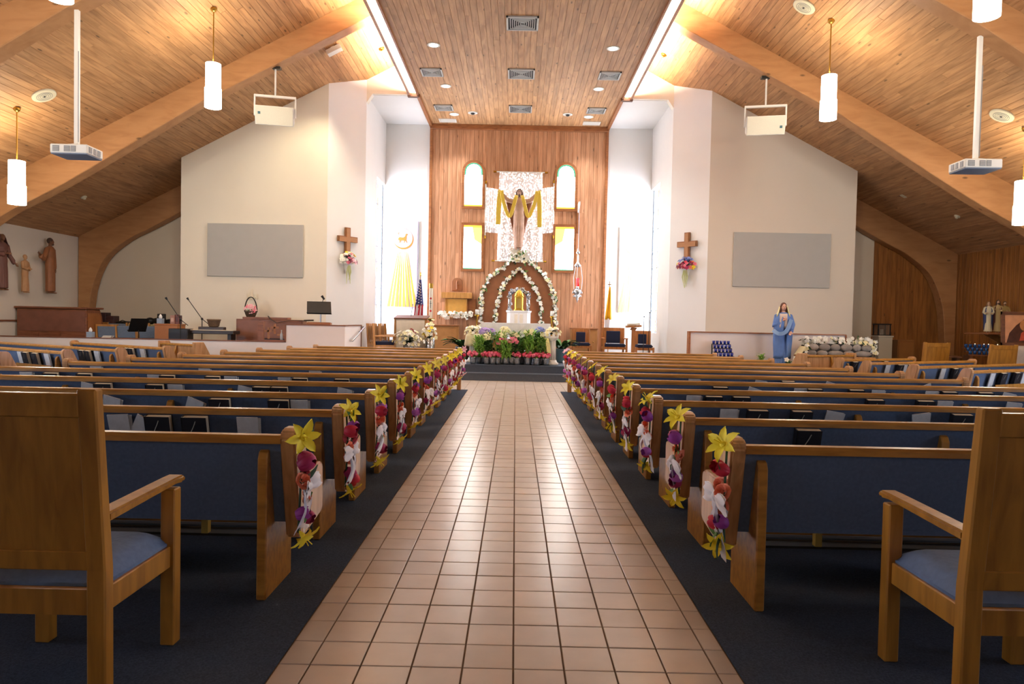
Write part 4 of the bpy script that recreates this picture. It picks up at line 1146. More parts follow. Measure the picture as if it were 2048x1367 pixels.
# the risen Christ (carved wood)
SKW = mat('carved_skin', 'a07c66', rough=.6); RBW = mat('carved_robe', 'b08c74', rough=.6, noise=.08, nscale=14); HRW = mat('carved_hair', '5a4236', rough=.7); MTW = mat('carved_mantle', '8a5a42', rough=.6, noise=.1, nscale=12)
cx, cy = .035, 20.55
fig = figure('christ_statue', 'carved wooden risen figure with raised arms and yellow scarf', 'statue', (cx, cy, 3.47), 1.75, 0, SKW, RBW, HRW,
             (-.52, -.02, 1.62), (.53, -.02, 1.64), (-.34, -.02, 1.44), (.34, -.02, 1.44), beard=True, flare=.10)
# cloak falling from the arms behind the figure
def ck(u, v):
    a = (u-.5)*2
    wtop = .30*(1-v)**1.2 + .10
    return (a*wtop, .10 - .05*abs(a) + .015*math.sin(a*14), 1.42 - 1.28*v + .04*abs(a)*(1-v))
MB().grid(ck, 16, 10, .02).build('mantle', MTW, fig, smooth=True)
MB().prism([(-.05, 0), (.05, 0), (.05, 1.3), (-.05, 1.3)], .12, .30, 'y').build('wall_mount', MTW, fig)
# scarf over the arms
t = thing('yellow_scarf', 'long yellow cloth draped over the arms of the risen figure', 'scarf', (cx, cy-.02, 3.47))
def strip(path, w_, n=26, amp=.012):
    ps = [Vector(p) for p in path]
    def pt(q):
        f = q*(len(ps)-1); i = min(int(f), len(ps)-2); r_ = f-i
        p0, p1, p2, p3 = ps[max(i-1, 0)], ps[i], ps[i+1], ps[min(i+2, len(ps)-1)]
        return .5*((2*p1) + (p2-p0)*r_ + (2*p0-5*p1+4*p2-p3)*r_**2 + (3*p1-p0-3*p2+p3)*r_**3)
    def fn(u, v):
        p = pt(v); d = (pt(min(1, v+.02)) - pt(max(0, v-.02))).normalized(); sd = d.cross(Vector((0, 1, 0))).normalized()
        return p + sd*((u-.5)*w_) + Vector((0, -amp*abs(math.sin(u*PI*3.5)), 0))
    return MB().grid(fn, 10, n, .006)
for s in (-1, 1):
    strip([(s*.60, -.07, .72 if s < 0 else .66), (s*.59, -.08, 1.2), (s*.56, -.10, 1.60), (s*.53, -.14, 1.69)], .13).build('hanging_end', GOLDC, t, smooth=True)
    strip([(s*.52, -.13, 1.69), (s*.45, -.14, 1.35), (s*.32, -.15, 1.00), (s*.24, -.17, .98), (s*.17, -.19, 1.22), (s*.10, -.20, 1.48), (s*.08, -.12, 1.56)], .10).build('swag', GOLDC, t, smooth=True)
# tabernacle on its pedestal
t = thing('tabernacle_pedestal', 'white octagonal pedestal carrying the gold tabernacle', 'pedestal', (.085, 19.6, .348))
MB().lathe([(.36, 0), (.36, .1), (.33, .12), (.33, 1.28), (.35, 1.30), (.36, 1.345), (0, 1.345)], n=8).build('body', WHCL, t)
MB().box((-.115, -.318, .2), (.115, -.30, 1.24)).build('front_panel', IVORY, t)
t = thing('tabernacle', 'small gold tabernacle with a domed top on the white pedestal', 'tabernacle', (.085, 19.6, 1.695))
MB().lathe([(.15, 0), (.15, .03), (.125, .035), (.125, .37), (.145, .39), (.145, .41)], n=16).build('body', GOLD, t)
MB().lathe([(.14, .41), (.13, .45), (.085, .52), (.05, .56), (.02, .58), (0, .59)], n=16, cap=False).build('dome', GOLD, t, smooth=True)
MB().box((-.06, -.132, .07), (.06, -.115, .33)).build('door', mat('gold_light', 'e0c070', rough=.35, metal=1), t)
MB().box((-.008, -.01, .58), (.008, .01, .68)).box((-.03, -.01, .635), (.03, .01, .65)).build('cross', GOLD, t)
rnd = random.Random(12)
t = thing('silver_wreath', 'silver tinsel wreath arched behind the gold tabernacle', 'wreath', (.085, 19.78, 1.697))
TINSEL = five_petal('tinsel', SILV, 1.0)
arc = [(.26*math.cos(a), 0, .36 + .22*math.sin(a)) for a in [PI*i/14 for i in range(15)]]
arc = [(.26, 0, 0), (.26, 0, .18)] + arc + [(-.26, 0, .18), (-.26, 0, 0)]
MB().tube(arc, .05, 8).build('ring', SILV, t, smooth=True)
for p in arc * 3:
    put('tinsel', TINSEL, t, (p[0]+rnd.uniform(-.05, .05), -.05, p[2]+rnd.uniform(-.03, .05)), (rnd.uniform(-1, 1), -1, rnd.uniform(-1, 1)), .06, rnd.uniform(0, 6))
# altar
t = thing('altar_table', 'wooden altar table under a white cloth', 'altar', (.008, 18.4, .348))
for sx in (-1, 1): MB().box((sx*.62-.12, -.3, 0), (sx*.62+.12, .3, .93)).build('leg', LTW, t, bevel=.01)
MB().box((-.86, -.38, .93), (.86, .38, .985)).build('table_top', LTW, t, bevel=.008)
MB().box((-.5, -.06, .3), (.5, .06, .5)).build('stretcher', LTW, t)
def cl(u, v):
    x = (u-.5)*1.79
    if v < .3: return (x, -.41 + .004*math.sin(u*50), .68 + .315*v/.3)
    if v < .7: return (x, -.41 + .82*(v-.3)/.4, 1.0)
    return (x, .41, 1.0 - .315*(v-.7)/.3)
c_ = tag(MB().grid(cl, 40, 10, .006).build('altar_cloth', WHCL, None, loc=(.008, 18.4, .35)), 'white altar cloth hanging over the front of the altar', 'altar cloth')
# candle holders beside the altar
for (u, v0, v1, lb) in ((954, 622, 652, 'left'), (1104, 628, 655, 'right')):
    a = P(u, v0, 18.6); b = P(u, v1, 18.6)
    t = thing('altar_candle', 'glass altar candle on a tall brass stand, %s of the altar' % lb, 'candle', (a.x, 18.6, .348), 0, 'altar candles')
    MB().lathe([(.14, 0), (.14, .02), (.03, .05), (.018, .1), (.018, b.z+.05-.35), (.02, 1.15), (.06, 1.18), (.06, 1.20)], n=12).build('stand', GOLD, t, smooth=True)
    MB().lathe([(.045, 1.205), (.045, 1.34), (.0, 1.34)], n=12).build('glass', mat('candle_glass', 'f0f0ea', rough=.2, alpha=.75), t, smooth=True)
    MB().lathe([(.03, 1.206), (.03, 1.30), (0, 1.30)], n=10).build('wax', IVORY, t)
# niche wood shelf group on the left of the altar wall
def onw(u, v, Y=20.9): return P(u, v, Y)
a, b = onw(904, 555), onw(924, 581)
t = thing('relief_plaque', 'small arched carved wood plaque on the altar wall', 'plaque', ((a.x+b.x)/2, 20.93, b.z))
w2, hh = (b.x-a.x)/2, a.z-b.z
MB().prism([(-w2, 0), (w2, 0)] + [(w2*math.cos(PI*i/10), hh-w2+w2*math.sin(PI*i/10)) for i in range(11)], -.04, 0.02, 'y').build('board', BRONZ, t, bevel=.006)
MB().ell((.0, -.045, hh*.68), (.035, .02, .045)).tube([(-.01, -.045, hh*.6), (.0, -.05, hh*.35), (.01, -.045, hh*.08)], [.04, .07, .08], 8, flat=.4).tube([(-.02, -.05, hh*.5), (.07, -.05, hh*.45)], .018, 6).build('relief_figure', BRONZ, t, smooth=True, remesh=.012)
a, b = onw(883, 584, 20.8), onw(944, 597, 20.8); c0 = onw(892, 597, 20.8); d0 = onw(932, 634, 20.8)
t = thing('wall_tabernacle_shelf', 'light wood open cabinet under a beam on the altar wall', 'cabinet', ((a.x+b.x)/2, 20.9, d0.z))
ox, oz = (a.x+b.x)/2, d0.z
MB().box((a.x-ox, -.22, b.z-oz), (b.x-ox, .03, a.z-oz)).build('beam', LTW, t, bevel=.006)
MB().box((c0.x-ox, -.09, 0), (d0.x-ox, -.06, c0.z-oz)).build('door', mat('bright_pine', 'e0a850', rough=.5, noise=.1, nscale=8), t)
for x in (c0.x-ox-.03, d0.x-ox): MB().box((x, -.12, 0), (x+.03, .03, c0.z-oz)).build('side_board', LTW, t)
MB().box((d0.x-ox+.02, -.02, 0), (d0.x-ox+.28, .03, c0.z-oz)).build('back_board', TRIMW, t)
MB().box((c0.x-ox-.03, -.13, -.03), (d0.x-ox+.03, .03, 0)).build('shelf', LTW, t)
rnd = random.Random(21)
a, b = onw(876, 625, 20.6), onw(942, 632, 20.6)
t = thing('shelf_garland', 'white lily garland along the shelf on the altar wall', 'garland', ((a.x+b.x)/2, 20.68, a.z-.15))
sp = [(rnd.uniform(a.x, b.x)-(a.x+b.x)/2, rnd.uniform(-.08, 0), .09+rnd.uniform(-.09, .09)) for _ in range(44)]
MB().tube([(a.x-(a.x+b.x)/2, .02, .1), (0, .02, .07), (b.x-(a.x+b.x)/2, .02, .1)], .02, 6).build('vine', LEAFD, t)
cluster(t, sp, (WHF,), .066, rnd, leaves=14, lr=.1)
def credence(label, x0, x1, y, z1, dep=.42):
    t = thing('credence_cabinet', label, 'cabinet', ((x0+x1)/2, y, .348), 0, 'wood cabinets on the altar wall')
    hw = (x1-x0)/2; h_ = z1-.348
    MB().box((-hw+.02, 0, 0), (hw-.02, dep, h_-.03)).build('body', mat('cabinet_wood', 'ad7b46', rough=.5, noise=.1, nscale=7), t)
    MB().box((-hw, -.03, h_-.035), (hw, dep, h_)).build('top', TRIMW, t, bevel=.005)
    MB().box((-hw+.08, -.014, .08), (hw-.08, .0, h_-.12)).build('door', mat('cabinet_wood2', 'b5824c', rough=.5, noise=.1, nscale=7), t)
    MB().ell((hw-.13, -.025, h_*.55), .018, 8, 6).build('knob', BRASS, t)
credence('brown wood cabinet against the altar wall, left of the altar', -2.41, -1.63, 20.35, 1.255)
credence('brown wood cabinet against the altar wall, right of the altar', 1.60, 2.40, 20.40, 1.241)
# sanctuary lamp and bracket
a = onw(1157, 405); b = onw(1157, 466)
t = thing('lamp_bracket', 'wooden wall bracket with a metal arm holding the sanctuary lamp', 'bracket', (a.x, 20.93, b.z))
hh = a.z-b.z
MB().box((-.05, -.05, 0), (.05, .03, hh)).build('back_plate', TRIMW, t, bevel=.01)
MB().prism([(-.05, hh-.05), (-.05, hh-.3), (-.42, hh-.08), (-.42, hh-.03)], -.025, .025, 'x').build('arm', WHITEP, t)
ly = 20.56
z1, z0 = 3.49, 2.0
t = thing('sanctuary_lamp', 'hanging silver sanctuary lamp with a red glass', 'lamp', (1.785, ly, z0))
MB().tube([(0, 0, 1.46), (0, 0, 2.87)], .007, 6).build('chain', STEEL, t)
MB().lathe([(0, 1.38), (.03, 1.40), (.06, 1.43), (.03, 1.47), (.015, 1.55), (0, 1.56)], n=14).build('top_cap', STEEL, t, smooth=True)
MB().lathe([(.01, 1.0), (.07, 1.02), (.10, 1.06), (.05, 1.12), (.02, 1.18), (.02, 1.36), (.0, 1.38)], n=16).build('upper_crown', STEEL, t, smooth=True)
for k in range(3):
    a_ = k*2*PI/3+.3
    MB().tube([(.09*math.cos(a_), .09*math.sin(a_), 1.05), (.15*math.cos(a_), .15*math.sin(a_), .7), (.13*math.cos(a_), .13*math.sin(a_), .36)], .008, 6).build('chain', STEEL, t)
MB().lathe([(.0, -.02), (.02, 0), (.012, .04), (.045, .07), (.03, .11), (.08, .16), (.06, .20), (.12, .26), (.13, .33), (.09, .36), (.07, .38)], n=18).build('bowl', STEEL, t, smooth=True)
for k in range(16):
    a_ = k*2*PI/16; r_ = .14 if k % 2 else .11
    MB().ell((r_*math.cos(a_), r_*math.sin(a_), .27 if k % 2 else .17), (.014, .014, .035), 6, 5).build('crystal', mat('crystal', 'eef2f6', rough=.08, metal=.6), t, smooth=True)
MB().lathe([(.05, .44), (.055, .66), (.058, .69)], n=14).build('red_glass', mat('red_glass', 'd01818', rough=.15, emit=.7, ecol='e02020'), t, smooth=True)
MB().lathe([(.06, .38), (.04, .42), (.055, .45)], n=14).build('glass_holder', STEEL, t, smooth=True)
# ================================================================== plants before the altar
FZ = .35
FOIL = mat('foil_grey', 'aeb2b6', rough=.3, metal=.9, noise=.4, nscale=50, bump=.7, bscale=60)
def pot_mesh(r, h_, m_, name='pot'):
    m = MB(); n = 20; prof = [(.72, 0), (.78, .3), (.92, .75), (1.02, 1.0), (1.12, 1.12), (.95, 1.0), (.9, .85)]
    vs = []
    for j, (q, z) in enumerate(prof):
        for k in range(n):
            cr = 1 + (.06 if j in (3, 4) else .02)*math.sin(k*5.0+j)
            vs.append((r*q*cr*math.cos(2*PI*k/n), r*q*cr*math.sin(2*PI*k/n), h_*z))
    fs = [(i*n+k, i*n+(k+1) % n, (i+1)*n+(k+1) % n, (i+1)*n+k) for i in range(len(prof)-1) for k in range(n)] + [tuple(range(n-1, -1, -1)), tuple(range((len(prof)-1)*n, len(prof)*n))]
    return m.add(vs, fs).mesh(name, m_, smooth=True)
POTF = pot_mesh(.085, .15, FOIL)
TULP = bloom_mesh('tulip', PNK, .038, 'tulip'); TULP2 = bloom_mesh('tulip', mat('pink_tulip_deep', 'd84a66', rough=.6), .038, 'tulip')
rnd = random.Random(33)
PORD = ['first', 'second', 'third', 'fourth', 'fifth', 'sixth', 'seventh', 'eighth', 'ninth', 'tenth', 'eleventh']
for i, u in enumerate((946, 973, 986, 996, 1034, 1055, 1073, 1092)):
    p = at(u, 722, 16.93)
    t = thing('potted_tulips', 'pink potted tulips in silver foil on the platform edge, %s from the left' % PORD[i], 'potted plant', (p.x, 16.93 + (.03 if i % 2 else 0), FZ), 0, 'foil pots before the altar')
    link('pot', POTF, t)
    foliage(rnd, 30, .18, .11, .025, LEAF, (0, 0, .12)).build('foliage', GRASS, t, kind='stuff')
    for k in range(9):
        a = k*2*PI/9+rnd.uniform(-.3, .3); r = .02 if k == 0 else rnd.uniform(.06, .11)
        put('tulip', (TULP, TULP2)[rnd.random() < .4], t, (r*math.cos(a), r*math.sin(a), .21+rnd.uniform(-.02, .05)), (math.cos(a)*.4, math.sin(a)*.4, 1), rnd.uniform(.9, 1.2), rnd.uniform(0, 3))
for i, (u, hh, fl_) in enumerate(((958, .62, 0), (974, .72, 1), (1000, .75, 1), (1012, .50, 0), (1030, .78, 1), (1044, .62, 0), (1058, .80, 1), (1076, .74, 1), (1082, .60, 0))):
    Y = 17.12 + (.16 if i % 2 else 0)
    if i == 3: Y = 16.95
    p = at(u, 722, Y)
    t = thing('potted_lily', 'tall leafy lily plant in a foil pot before the altar, %s from the left' % PORD[i], 'potted plant', (p.x, Y, FZ), 0, 'lily plants before the altar')
    link('pot', POTF, t)
    m = MB()
    for k in range(4):
        a = rnd.uniform(0, 6); 
        m.tube([(.02*math.cos(a), .02*math.sin(a), .12), (.06*math.cos(a), .06*math.sin(a), hh*.6), (.09*math.cos(a), .09*math.sin(a), hh*.95)], .006, 5)
    m.build('stems', LEAF, t)
    foliage(rnd, 260, .28, .25, .024, LEAF, (0, 0, .12), hh*.80).build('foliage', (GRASS, LEAF, GRASS)[i % 3], t, kind='stuff')
    if fl_:
        for k in range(4):
            a = rnd.uniform(PI, 2*PI)
            put('lily', LILJ[YL2.name] if False else BLS[CRF.name], t, (.10*math.cos(a), .10*math.sin(a), hh*rnd.uniform(.9, 1.08)), (math.cos(a), -1, .4), .075, rnd.uniform(0, 3))
def mophead(label, u, v, Y, m_, n=60, r=.13, leaf=True, stand=True):
    p = at(u, v, Y)
    t = thing('hydrangea', label, 'potted plant', (p.x, Y, FZ), 0, 'mophead plants before the altar')
    hz = p.z - FZ
    link('pot', POTF, t).scale = (1.15, 1.15, 1.15)
    foliage(rnd, 40, .16, .16, .04, LEAFD, (0, 0, .15), max(.1, hz-.25)).build('foliage', LEAFD, t, kind='stuff')
    MB().tube([(0, 0, .1), (0, 0, hz)], .012, 6).build('stem', LEAF, t)
    for q in dome(rnd, n, r, r, r*.8, (0, 0, hz-.03)):
        put('blossom', BLS[m_.name], t, q, (q[0], q[1]-.05, q[2]-hz+.08), .032, rnd.uniform(0, 3))
mophead('purple pink hydrangea left of the altar plants', 969, 662, 17.35, LAV)
mophead('pale lavender hydrangea beside the left column', 981, 663, 17.5, LAV)
mophead('blue hydrangea at the right of the altar plants', 1079, 661, 17.4, HYD)
mophead('pink azalea low among the altar plants, left one', 1004, 682, 17.05, PNK)
mophead('pink azalea low among the altar plants, right one', 1025, 681, 17.0, PNK)
mophead('cream chrysanthemum in the left of the altar plants', 976, 674, 17.2, CRF)
mophead('cream lilies standing behind the green plants by the altar cloth', 1010, 660, 17.55, CRF)
# two columns with flowers
MARB = mat('marble', 'd8d4ca', rough=.35, noise=.08, nscale=9)
def column(label, flabel, u, v_top, Y, cloth=None):
    p = at(u, v_top, Y); h_ = p.z-FZ
    t = thing('flower_column', label, 'column', (p.x, Y, FZ), 0, 'flower columns')
    MB().lathe([(.17, 0), (.17, .05), (.13, .08), (.12, .12)], n=20).build('base', MARB, t, smooth=True)
    m = MB(); n = 16
    for k in range(n):
        a = 2*PI*k/n
        m.tube([(.085*math.cos(a), .085*math.sin(a), .11), (.08*math.cos(a), .08*math.sin(a), h_-.1)], .02, 6)
    m.lathe([(.09, .11), (.085, h_-.1)], n=16)
    m.build('shaft', MARB, t, smooth=True)
    MB().lathe([(.10, h_-.11), (.14, h_-.06), (.16, h_-.04), (.16, h_)], n=20).build('capital', MARB, t)
    if cloth:
        def fn(q, w_):
            a = 2*PI*q; r = .185 + .02*math.sin(9*a)*w_ + .03*w_
            return (r*math.cos(a), r*math.sin(a), h_ + .012 - w_*cloth) if w_ > 0 else (.16*math.cos(a), .16*math.sin(a), h_+.012)
        MB().grid(fn, 36, 6, .005).build('cloth', CRCLOTH, t, smooth=True)
    else:
        strip([(-.13, -.1, h_-.05), (-.10, -.15, h_-.2), (-.07, -.16, h_-.42)], .09).build('ribbon', mat('yellow_ribbon', 'e6d890', rough=.6), t, smooth=True)
    f = thing('column_bouquet', flabel, 'bouquet', (p.x, Y, p.z+.012), 0, 'bouquets on the columns')
    foliage(rnd, 60, .14, .24, .03, LEAFD, (0, 0, .02), .08).build('foliage', LEAFD, f, kind='stuff')
    for q in dome(rnd, 44, .20, .17, .15, (0, 0, .04)):
        put('blossom', BLS[rnd.choice((WHF, CRF, CRF)).name], f, q, (q[0], q[1]-.1, q[2]+.05), .048, rnd.uniform(0, 3))
column('short column under a cream cloth left of the altar', 'cream flower arrangement on the left cloth covered column', 947, 668, 17.6, .30)
column('white fluted column right of the altar', 'white flower arrangement on the right fluted column', 1104, 672, 17.15)
# ferns in pots
def fern(label, u, Y, pot_m, h_, ptop, r=.2, sp=.42):
    p = at(u, 700, Y)
    t = thing('potted_fern', label, 'potted plant', (p.x, Y, FZ), 0, 'green foliage plants by the altar')
    MB().lathe([(r*.75, 0), (r*.8, .04), (r*.95, ptop*.8), (r*1.02, ptop*.85), (r*1.02, ptop), (r*.9, ptop), (r*.85, ptop*.9)], n=24).build('pot', pot_m, t, smooth=True)
    MB().lathe([(r*.86, ptop*.9), (0, ptop*.92)], n=16, cap=False).build('soil', DARKM, t)
    for k in range(44):
        a = rnd.uniform(0, 2*PI); L = h_*rnd.uniform(.6, 1.05)
        put('leaf', BLADE[(LEAF, LEAFD)[k % 2].name], t, (.05*math.cos(a), .05*math.sin(a), ptop*.9), (math.cos(a)*.6, math.sin(a)*.6, -.5), (L*1.6, L, L), 0).rotation_quaternion = Matrix.Rotation(a-PI/2, 3, 'Z').to_quaternion() @ Matrix.Rotation(rnd.uniform(-.1, .45), 3, 'X').to_quaternion()
BLUEPOT = mat('blue_pot', '6a8ea0', rough=.4)
fern('green leafy plant in a blue pot right of the altar', 1124, 18.3, BLUEPOT, .55, .36)
fern('green leafy plant behind the left cloth covered column', 926, 18.6, mat('dark_pot', '4a4038', rough=.5), .60, .35)
# ================================================================== chairs of the sanctuary
SANW = wood('sanctuary_oak', 'b87a44', '96602f', scale=(12, 12, 1.6), rough=.4)
def sanct_chair(label, x0, x1, ztop, Y, arms, rz=0.0, group='navy sanctuary chairs'):
    cx, hw = (x0+x1)/2, (x1-x0)/2
    t = thing('sanctuary_chair', label, 'chair', (cx, Y, FZ), rz, group)     # faces -y
    h_ = ztop-FZ; sw = hw
    for sx in (-1, 1):
        MB().box((sx*sw-.025, .16, 0), (sx*sw+.025, .21, h_)).build('rear_leg', SANW, t, bevel=.004)
        MB().box((sx*(sw+.02)-.025, -.30, 0), (sx*(sw+.02)+.025, -.25, .62 if arms else .42)).build('front_leg', SANW, t, bevel=.004)
        MB().box((sx*sw-.02, -.26, .34), (sx*sw+.02, .16, .41)).build('side_rail', SANW, t)
        if arms: MB().box((sx*(sw+.02)-.035, -.32, .62), (sx*(sw+.02)+.035, .18, .65)).build('arm', SANW, t, bevel=.006)
    MB().box((-sw, .17, h_-.10), (sw, .205, h_)).build('top_rail', SANW, t)
    f = .10
    MB().box((-sw, .165, .46), (-sw+f, .20, h_-.1)).build('back_stile', SANW, t); MB().box((sw-f, .165, .46), (sw, .20, h_-.1)).build('back_stile', SANW, t)
    MB().box((-sw+f, .12, .50), (sw-f, .19, h_-.09)).build('back_pad', NAVY, t, bevel=.012)
    MB().box((-sw, -.31, .40), (sw, .17, .49)).build('seat_pad', NAVY, t, bevel=.025, seg=2)
    MB().box((-sw, -.295, .34), (sw, -.26, .41)).build('front_rail', SANW, t)
sanct_chair('large navy padded armchair right of the altar, middle of three', 2.42, 3.0, 1.275, 19.3, True)
sanct_chair('small navy padded chair furthest right on the platform', 3.26, 3.68, 1.21, 19.05, False)
sanct_chair('small navy padded chair before the right wood cabinet', 1.62, 2.08, 1.222, 19.7, False)
# row of slatted chairs at the left of the platform, facing across
for i, (u, Y) in enumerate(((733, 17.4), (745, 18.0), (757, 18.6))):
    p = at(u, 690, Y)
    t = thing('slatted_chair', 'slatted wooden armchair with navy cushions beside the ambo, %s from the front' % PORD[i], 'chair', (-3.30+.03*i, Y, FZ), PI/2+.5, 'slatted chairs on the platform')
    for sx in (-1, 1):
        MB().prism([(.22, 0), (.27, 0), (.33, .92), (.28, .92)], sx*.25-.02, sx*.25+.02, 'x').build('rear_leg', LTW, t)
        MB().box((sx*.25-.02, -.27, 0), (sx*.25+.02, -.23, .62)).build('front_leg', LTW, t)
        MB().box((sx*.25-.03, -.29, .60), (sx*.25+.03, .28, .63)).build('arm', LTW, t, bevel=.005)
        MB().box((sx*.25-.015, -.24, .33), (sx*.25+.015, .24, .40)).build('side_rail', LTW, t)
    MB().prism([(.245, .52), (.28, .52), (.30, .86), (.265, .86)], -.20, .20, 'x').build('back_pad', NAVY, t, bevel=.01)
    for k in range(4):
        x = -.18 + k*.12
        MB().prism([(.275, .40), (.295, .40), (.325, .92), (.305, .92)], x-.02, x+.02, 'x').build('slat', LTW, t)
    MB().box((-.24, -.27, .40), (.24, .23, .48)).build('seat_pad', NAVY, t, bevel=.02, seg=2)
    MB().box((-.24, .27, .30), (.24, .30, .42)).build('rear_rail', LTW, t)
# ================================================================== ambo, candle, flags, banners
t = thing('ambo', 'wooden reading desk draped with an ivory cloth', 'lectern', (-2.645, 17.75, FZ))
MB().box((-.36, -.02, 0), (.36, .42, 1.0)).build('body', LTW, t)
MB().prism([(-.08, 1.04), (.44, 1.12), (.44, 1.15), (-.08, 1.075)], -.42, .42, 'x').build('desk_top', DKTRIM, t)
for sx in (-1, 1): MB().box((sx*.385-.03, -.04, 0), (sx*.385+.03, .0, 1.06)).build('corner_post', LTW, t)
def fn(u, v): return ((u-.5)*.72, -.055 - .012*math.sin(u*22)*(v) , 1.075 - 1.0*v)
MB().grid(fn, 30, 8, .004).build('cloth', IVORY, t, smooth=True)
EMR = mat('emblem_red', 'b82a34', rough=.7)
m = MB()
for k in range(11):
    a0, a1 = -2.3+k*.38, -2.3+(k+1)*.38
    r0 = .055
    for aa in (a0,):
        m.prism([(.02+r0*math.cos(a0), .73+r0*1.1*math.sin(a0)), (.02+(r0+.022)*math.cos(a0), .73+(r0+.022)*1.1*math.sin(a0)), (.02+(r0+.022)*math.cos(a1), .73+(r0+.022)*1.1*math.sin(a1)), (.02+r0*math.cos(a1), .73+r0*1.1*math.sin(a1))], -.078, -.072, 'y')
em = m.build('emblem', EMR, t)
for x in (-.13, .13): MB().prism([(x-.018, .69), (x+.018, .69), (x, .73)], -.078, -.072, 'y').build('emblem_dot', EMR, t)
t = thing('gooseneck_microphone', 'thin gooseneck microphone on the reading desk', 'microphone', (-2.64, 18.0, FZ+1.10))
MB().tube([(-.04, 0, .02), (-.02, 0, .15), (.0, -.02, .30)], .006, 6).build('neck', DARKM, t)
MB().lathe([(.02, .0), (.012, .03)], (-.04, 0, 0), 10).build('base', BLACK, t)
MB().ell((.0, -.03, .315), (.014, .022, .014), 8, 6).build('head', BLACK, t, smooth=True)
def spray(label, u, v, Y, rx, rz_, n, mats, leaves, basez=FZ, vase=None, r=.055, cat='flower arrangement'):
    p = at(u, v, Y)
    t = thing('flower_spray', label, cat, (p.x, Y, basez), 0)
    hz = p.z - basez
    MB().lathe([(.09, 0), (.11, .08), (.13, max(.15, hz-rz_*.6)), (.10, max(.17, hz-rz_*.5))], n=16).build('vase', vase or SILV, t, smooth=True)
    foliage(rnd, leaves*3, .28, rx*1.15, .03, LEAF, (0, 0, max(.1, hz-rz_*.7)), rz_*.6).build('foliage', LEAFD, t, kind='stuff')
    for q in dome(rnd, n, rx, .2, rz_, (0, 0, hz-rz_*.35)):
        put('blossom', BLS[rnd.choice(mats).name], t, q, (q[0], q[1]-.15, q[2]-hz+.2), r*rnd.uniform(.8, 1.2), rnd.uniform(0, 3))
spray('large spray of white lilies in front of the reading desk', 817, 676, 17.3, .36, .26, 52, (WHF, WHF, CRF), 40)
spray('tall white flower arrangement right of the reading desk', 860, 660, 17.55, .17, .36, 40, (WHF, WHF, CRF, YL), 26)
t = thing('paschal_candle', 'tall decorated cream candle on a brass stand', 'candle', (-2.32, 19.2, FZ))
MB().lathe([(.16, 0), (.16, .03), (.04, .08), (.025, .2), (.025, .98), (.05, 1.02), (.11, 1.05), (.11, 1.075)], n=16).build('stand', BRASS, t, smooth=True)
cn = MB().lathe([(.05, 1.08), (.05, 1.98), (.0, 1.985)], n=18).build('wax', IVORY, t, smooth=False)
MB().lathe([(.055, 1.90), (.055, 2.02), (.05, 2.03)], n=18).build('brass_collar', BRASS, t)
MB().tube([(0, 0, 1.98), (0, 0, 2.05)], .004, 5).build('wick', BLACK, t)
for z, r_ in ((1.62, .03), (1.28, .03)): MB().ell((0, -.05, z), (r_, .006, .03), 10, 6).build('wax_roundel', EMR, cn)
MB().box((-.006, -.056, 1.36), (.006, -.049, 1.56)).box((-.025, -.056, 1.48), (.025, -.049, 1.492)).build('wax_cross', mat('wax_ink', '3a4a4a', rough=.6), cn)
# flags
def flag_pole(t, h_, m_=BRASS):
    MB().lathe([(.14, 0), (.14, .03), (.03, .06)], n=18).build('base', BRASS, t, smooth=True)
    MB().tube([(0, 0, .05), (0, 0, h_)], .014, 8).build('pole', LTW, t)
t = thing('national_flag', 'furled flag with white stars on blue and red stripes', 'flag', (-2.70, 19.8, FZ))
flag_pole(t, 2.26)
MB().lathe([(.0, 2.24), (.025, 2.27), (.012, 2.30), (.02, 2.34), (.0, 2.39)], n=10).build('finial', GOLD, t, smooth=True)
FB = mat('flag_blue', '2c3570', rough=.8); FR = mat('flag_red', 'c02a38', rough=.8); FWH = mat('flag_white', 'ece8ec', rough=.8)
def flap(x0, x1, z0, z1, xb0, xb1, y=-.03, seed=0):
    def fn(u, v): return ((x0+(x1-x0)*u)*(1-v) + (xb0+(xb1-xb0)*u)*v, y - .03*math.sin(u*9+seed+v), z0 + (z1-z0)*v)
    return MB().grid(fn, 8, 8, .004)
MB_ = flap(-.02, .03, 2.16, 1.42, -.13, .10); MB_.build('blue_canton', FB, t, smooth=True)
star = MB()
pts = [(math.cos(PI/2+k*PI/5)*(1 if k % 2 == 0 else .42), math.sin(PI/2+k*PI/5)*(1 if k % 2 == 0 else .42)) for k in range(10)]
star_me = MB().prism(pts, -.003, .0, 'y').mesh('star', FWH)
for k in range(24):
    v = .10 + .035*k; 
    half = .02 + .095*v
    x = -.015*(1) - .015*v + (k % 3 - 1)*half*.75; z = 2.16 - .74*v
    o = link('star', star_me, t, (x, -.068, z)); o.scale = (.022, 1, .022)
for k, (m_, a, b, c_, d) in enumerate(((FR, -.13, -.09, -.17, -.14), (FWH, -.09, -.03, -.14, -.06), (FR, -.03, .03, -.13, -.02), (FWH, .02, .06, -.02, .04), (FR, .05, .10, .02, .10))):
    flap(a, b, 1.46, 1.02, c_, d, -.02-.006*k, k).build('red_stripe' if m_ is FR else 'white_stripe', m_, t, smooth=True)
t = thing('yellow_flag', 'furled yellow and white flag right of the altar wall', 'flag', (2.66, 20.1, FZ))
flag_pole(t, 2.05)
MB().box((-.008, -.008, 2.05), (.008, .008, 2.24)).box((-.05, -.008, 2.14), (.05, .008, 2.16)).build('cross_finial', GOLD, t)
flap(-.01, .03, 2.08, 1.15, -.12, .08).build('yellow_half', mat('flag_yellow', 'f2b81e', rough=.8), t, smooth=True)
flap(-.12, .10, 1.18, .72, -.10, .06, -.02, 2).build('white_half', FWH, t, smooth=True)
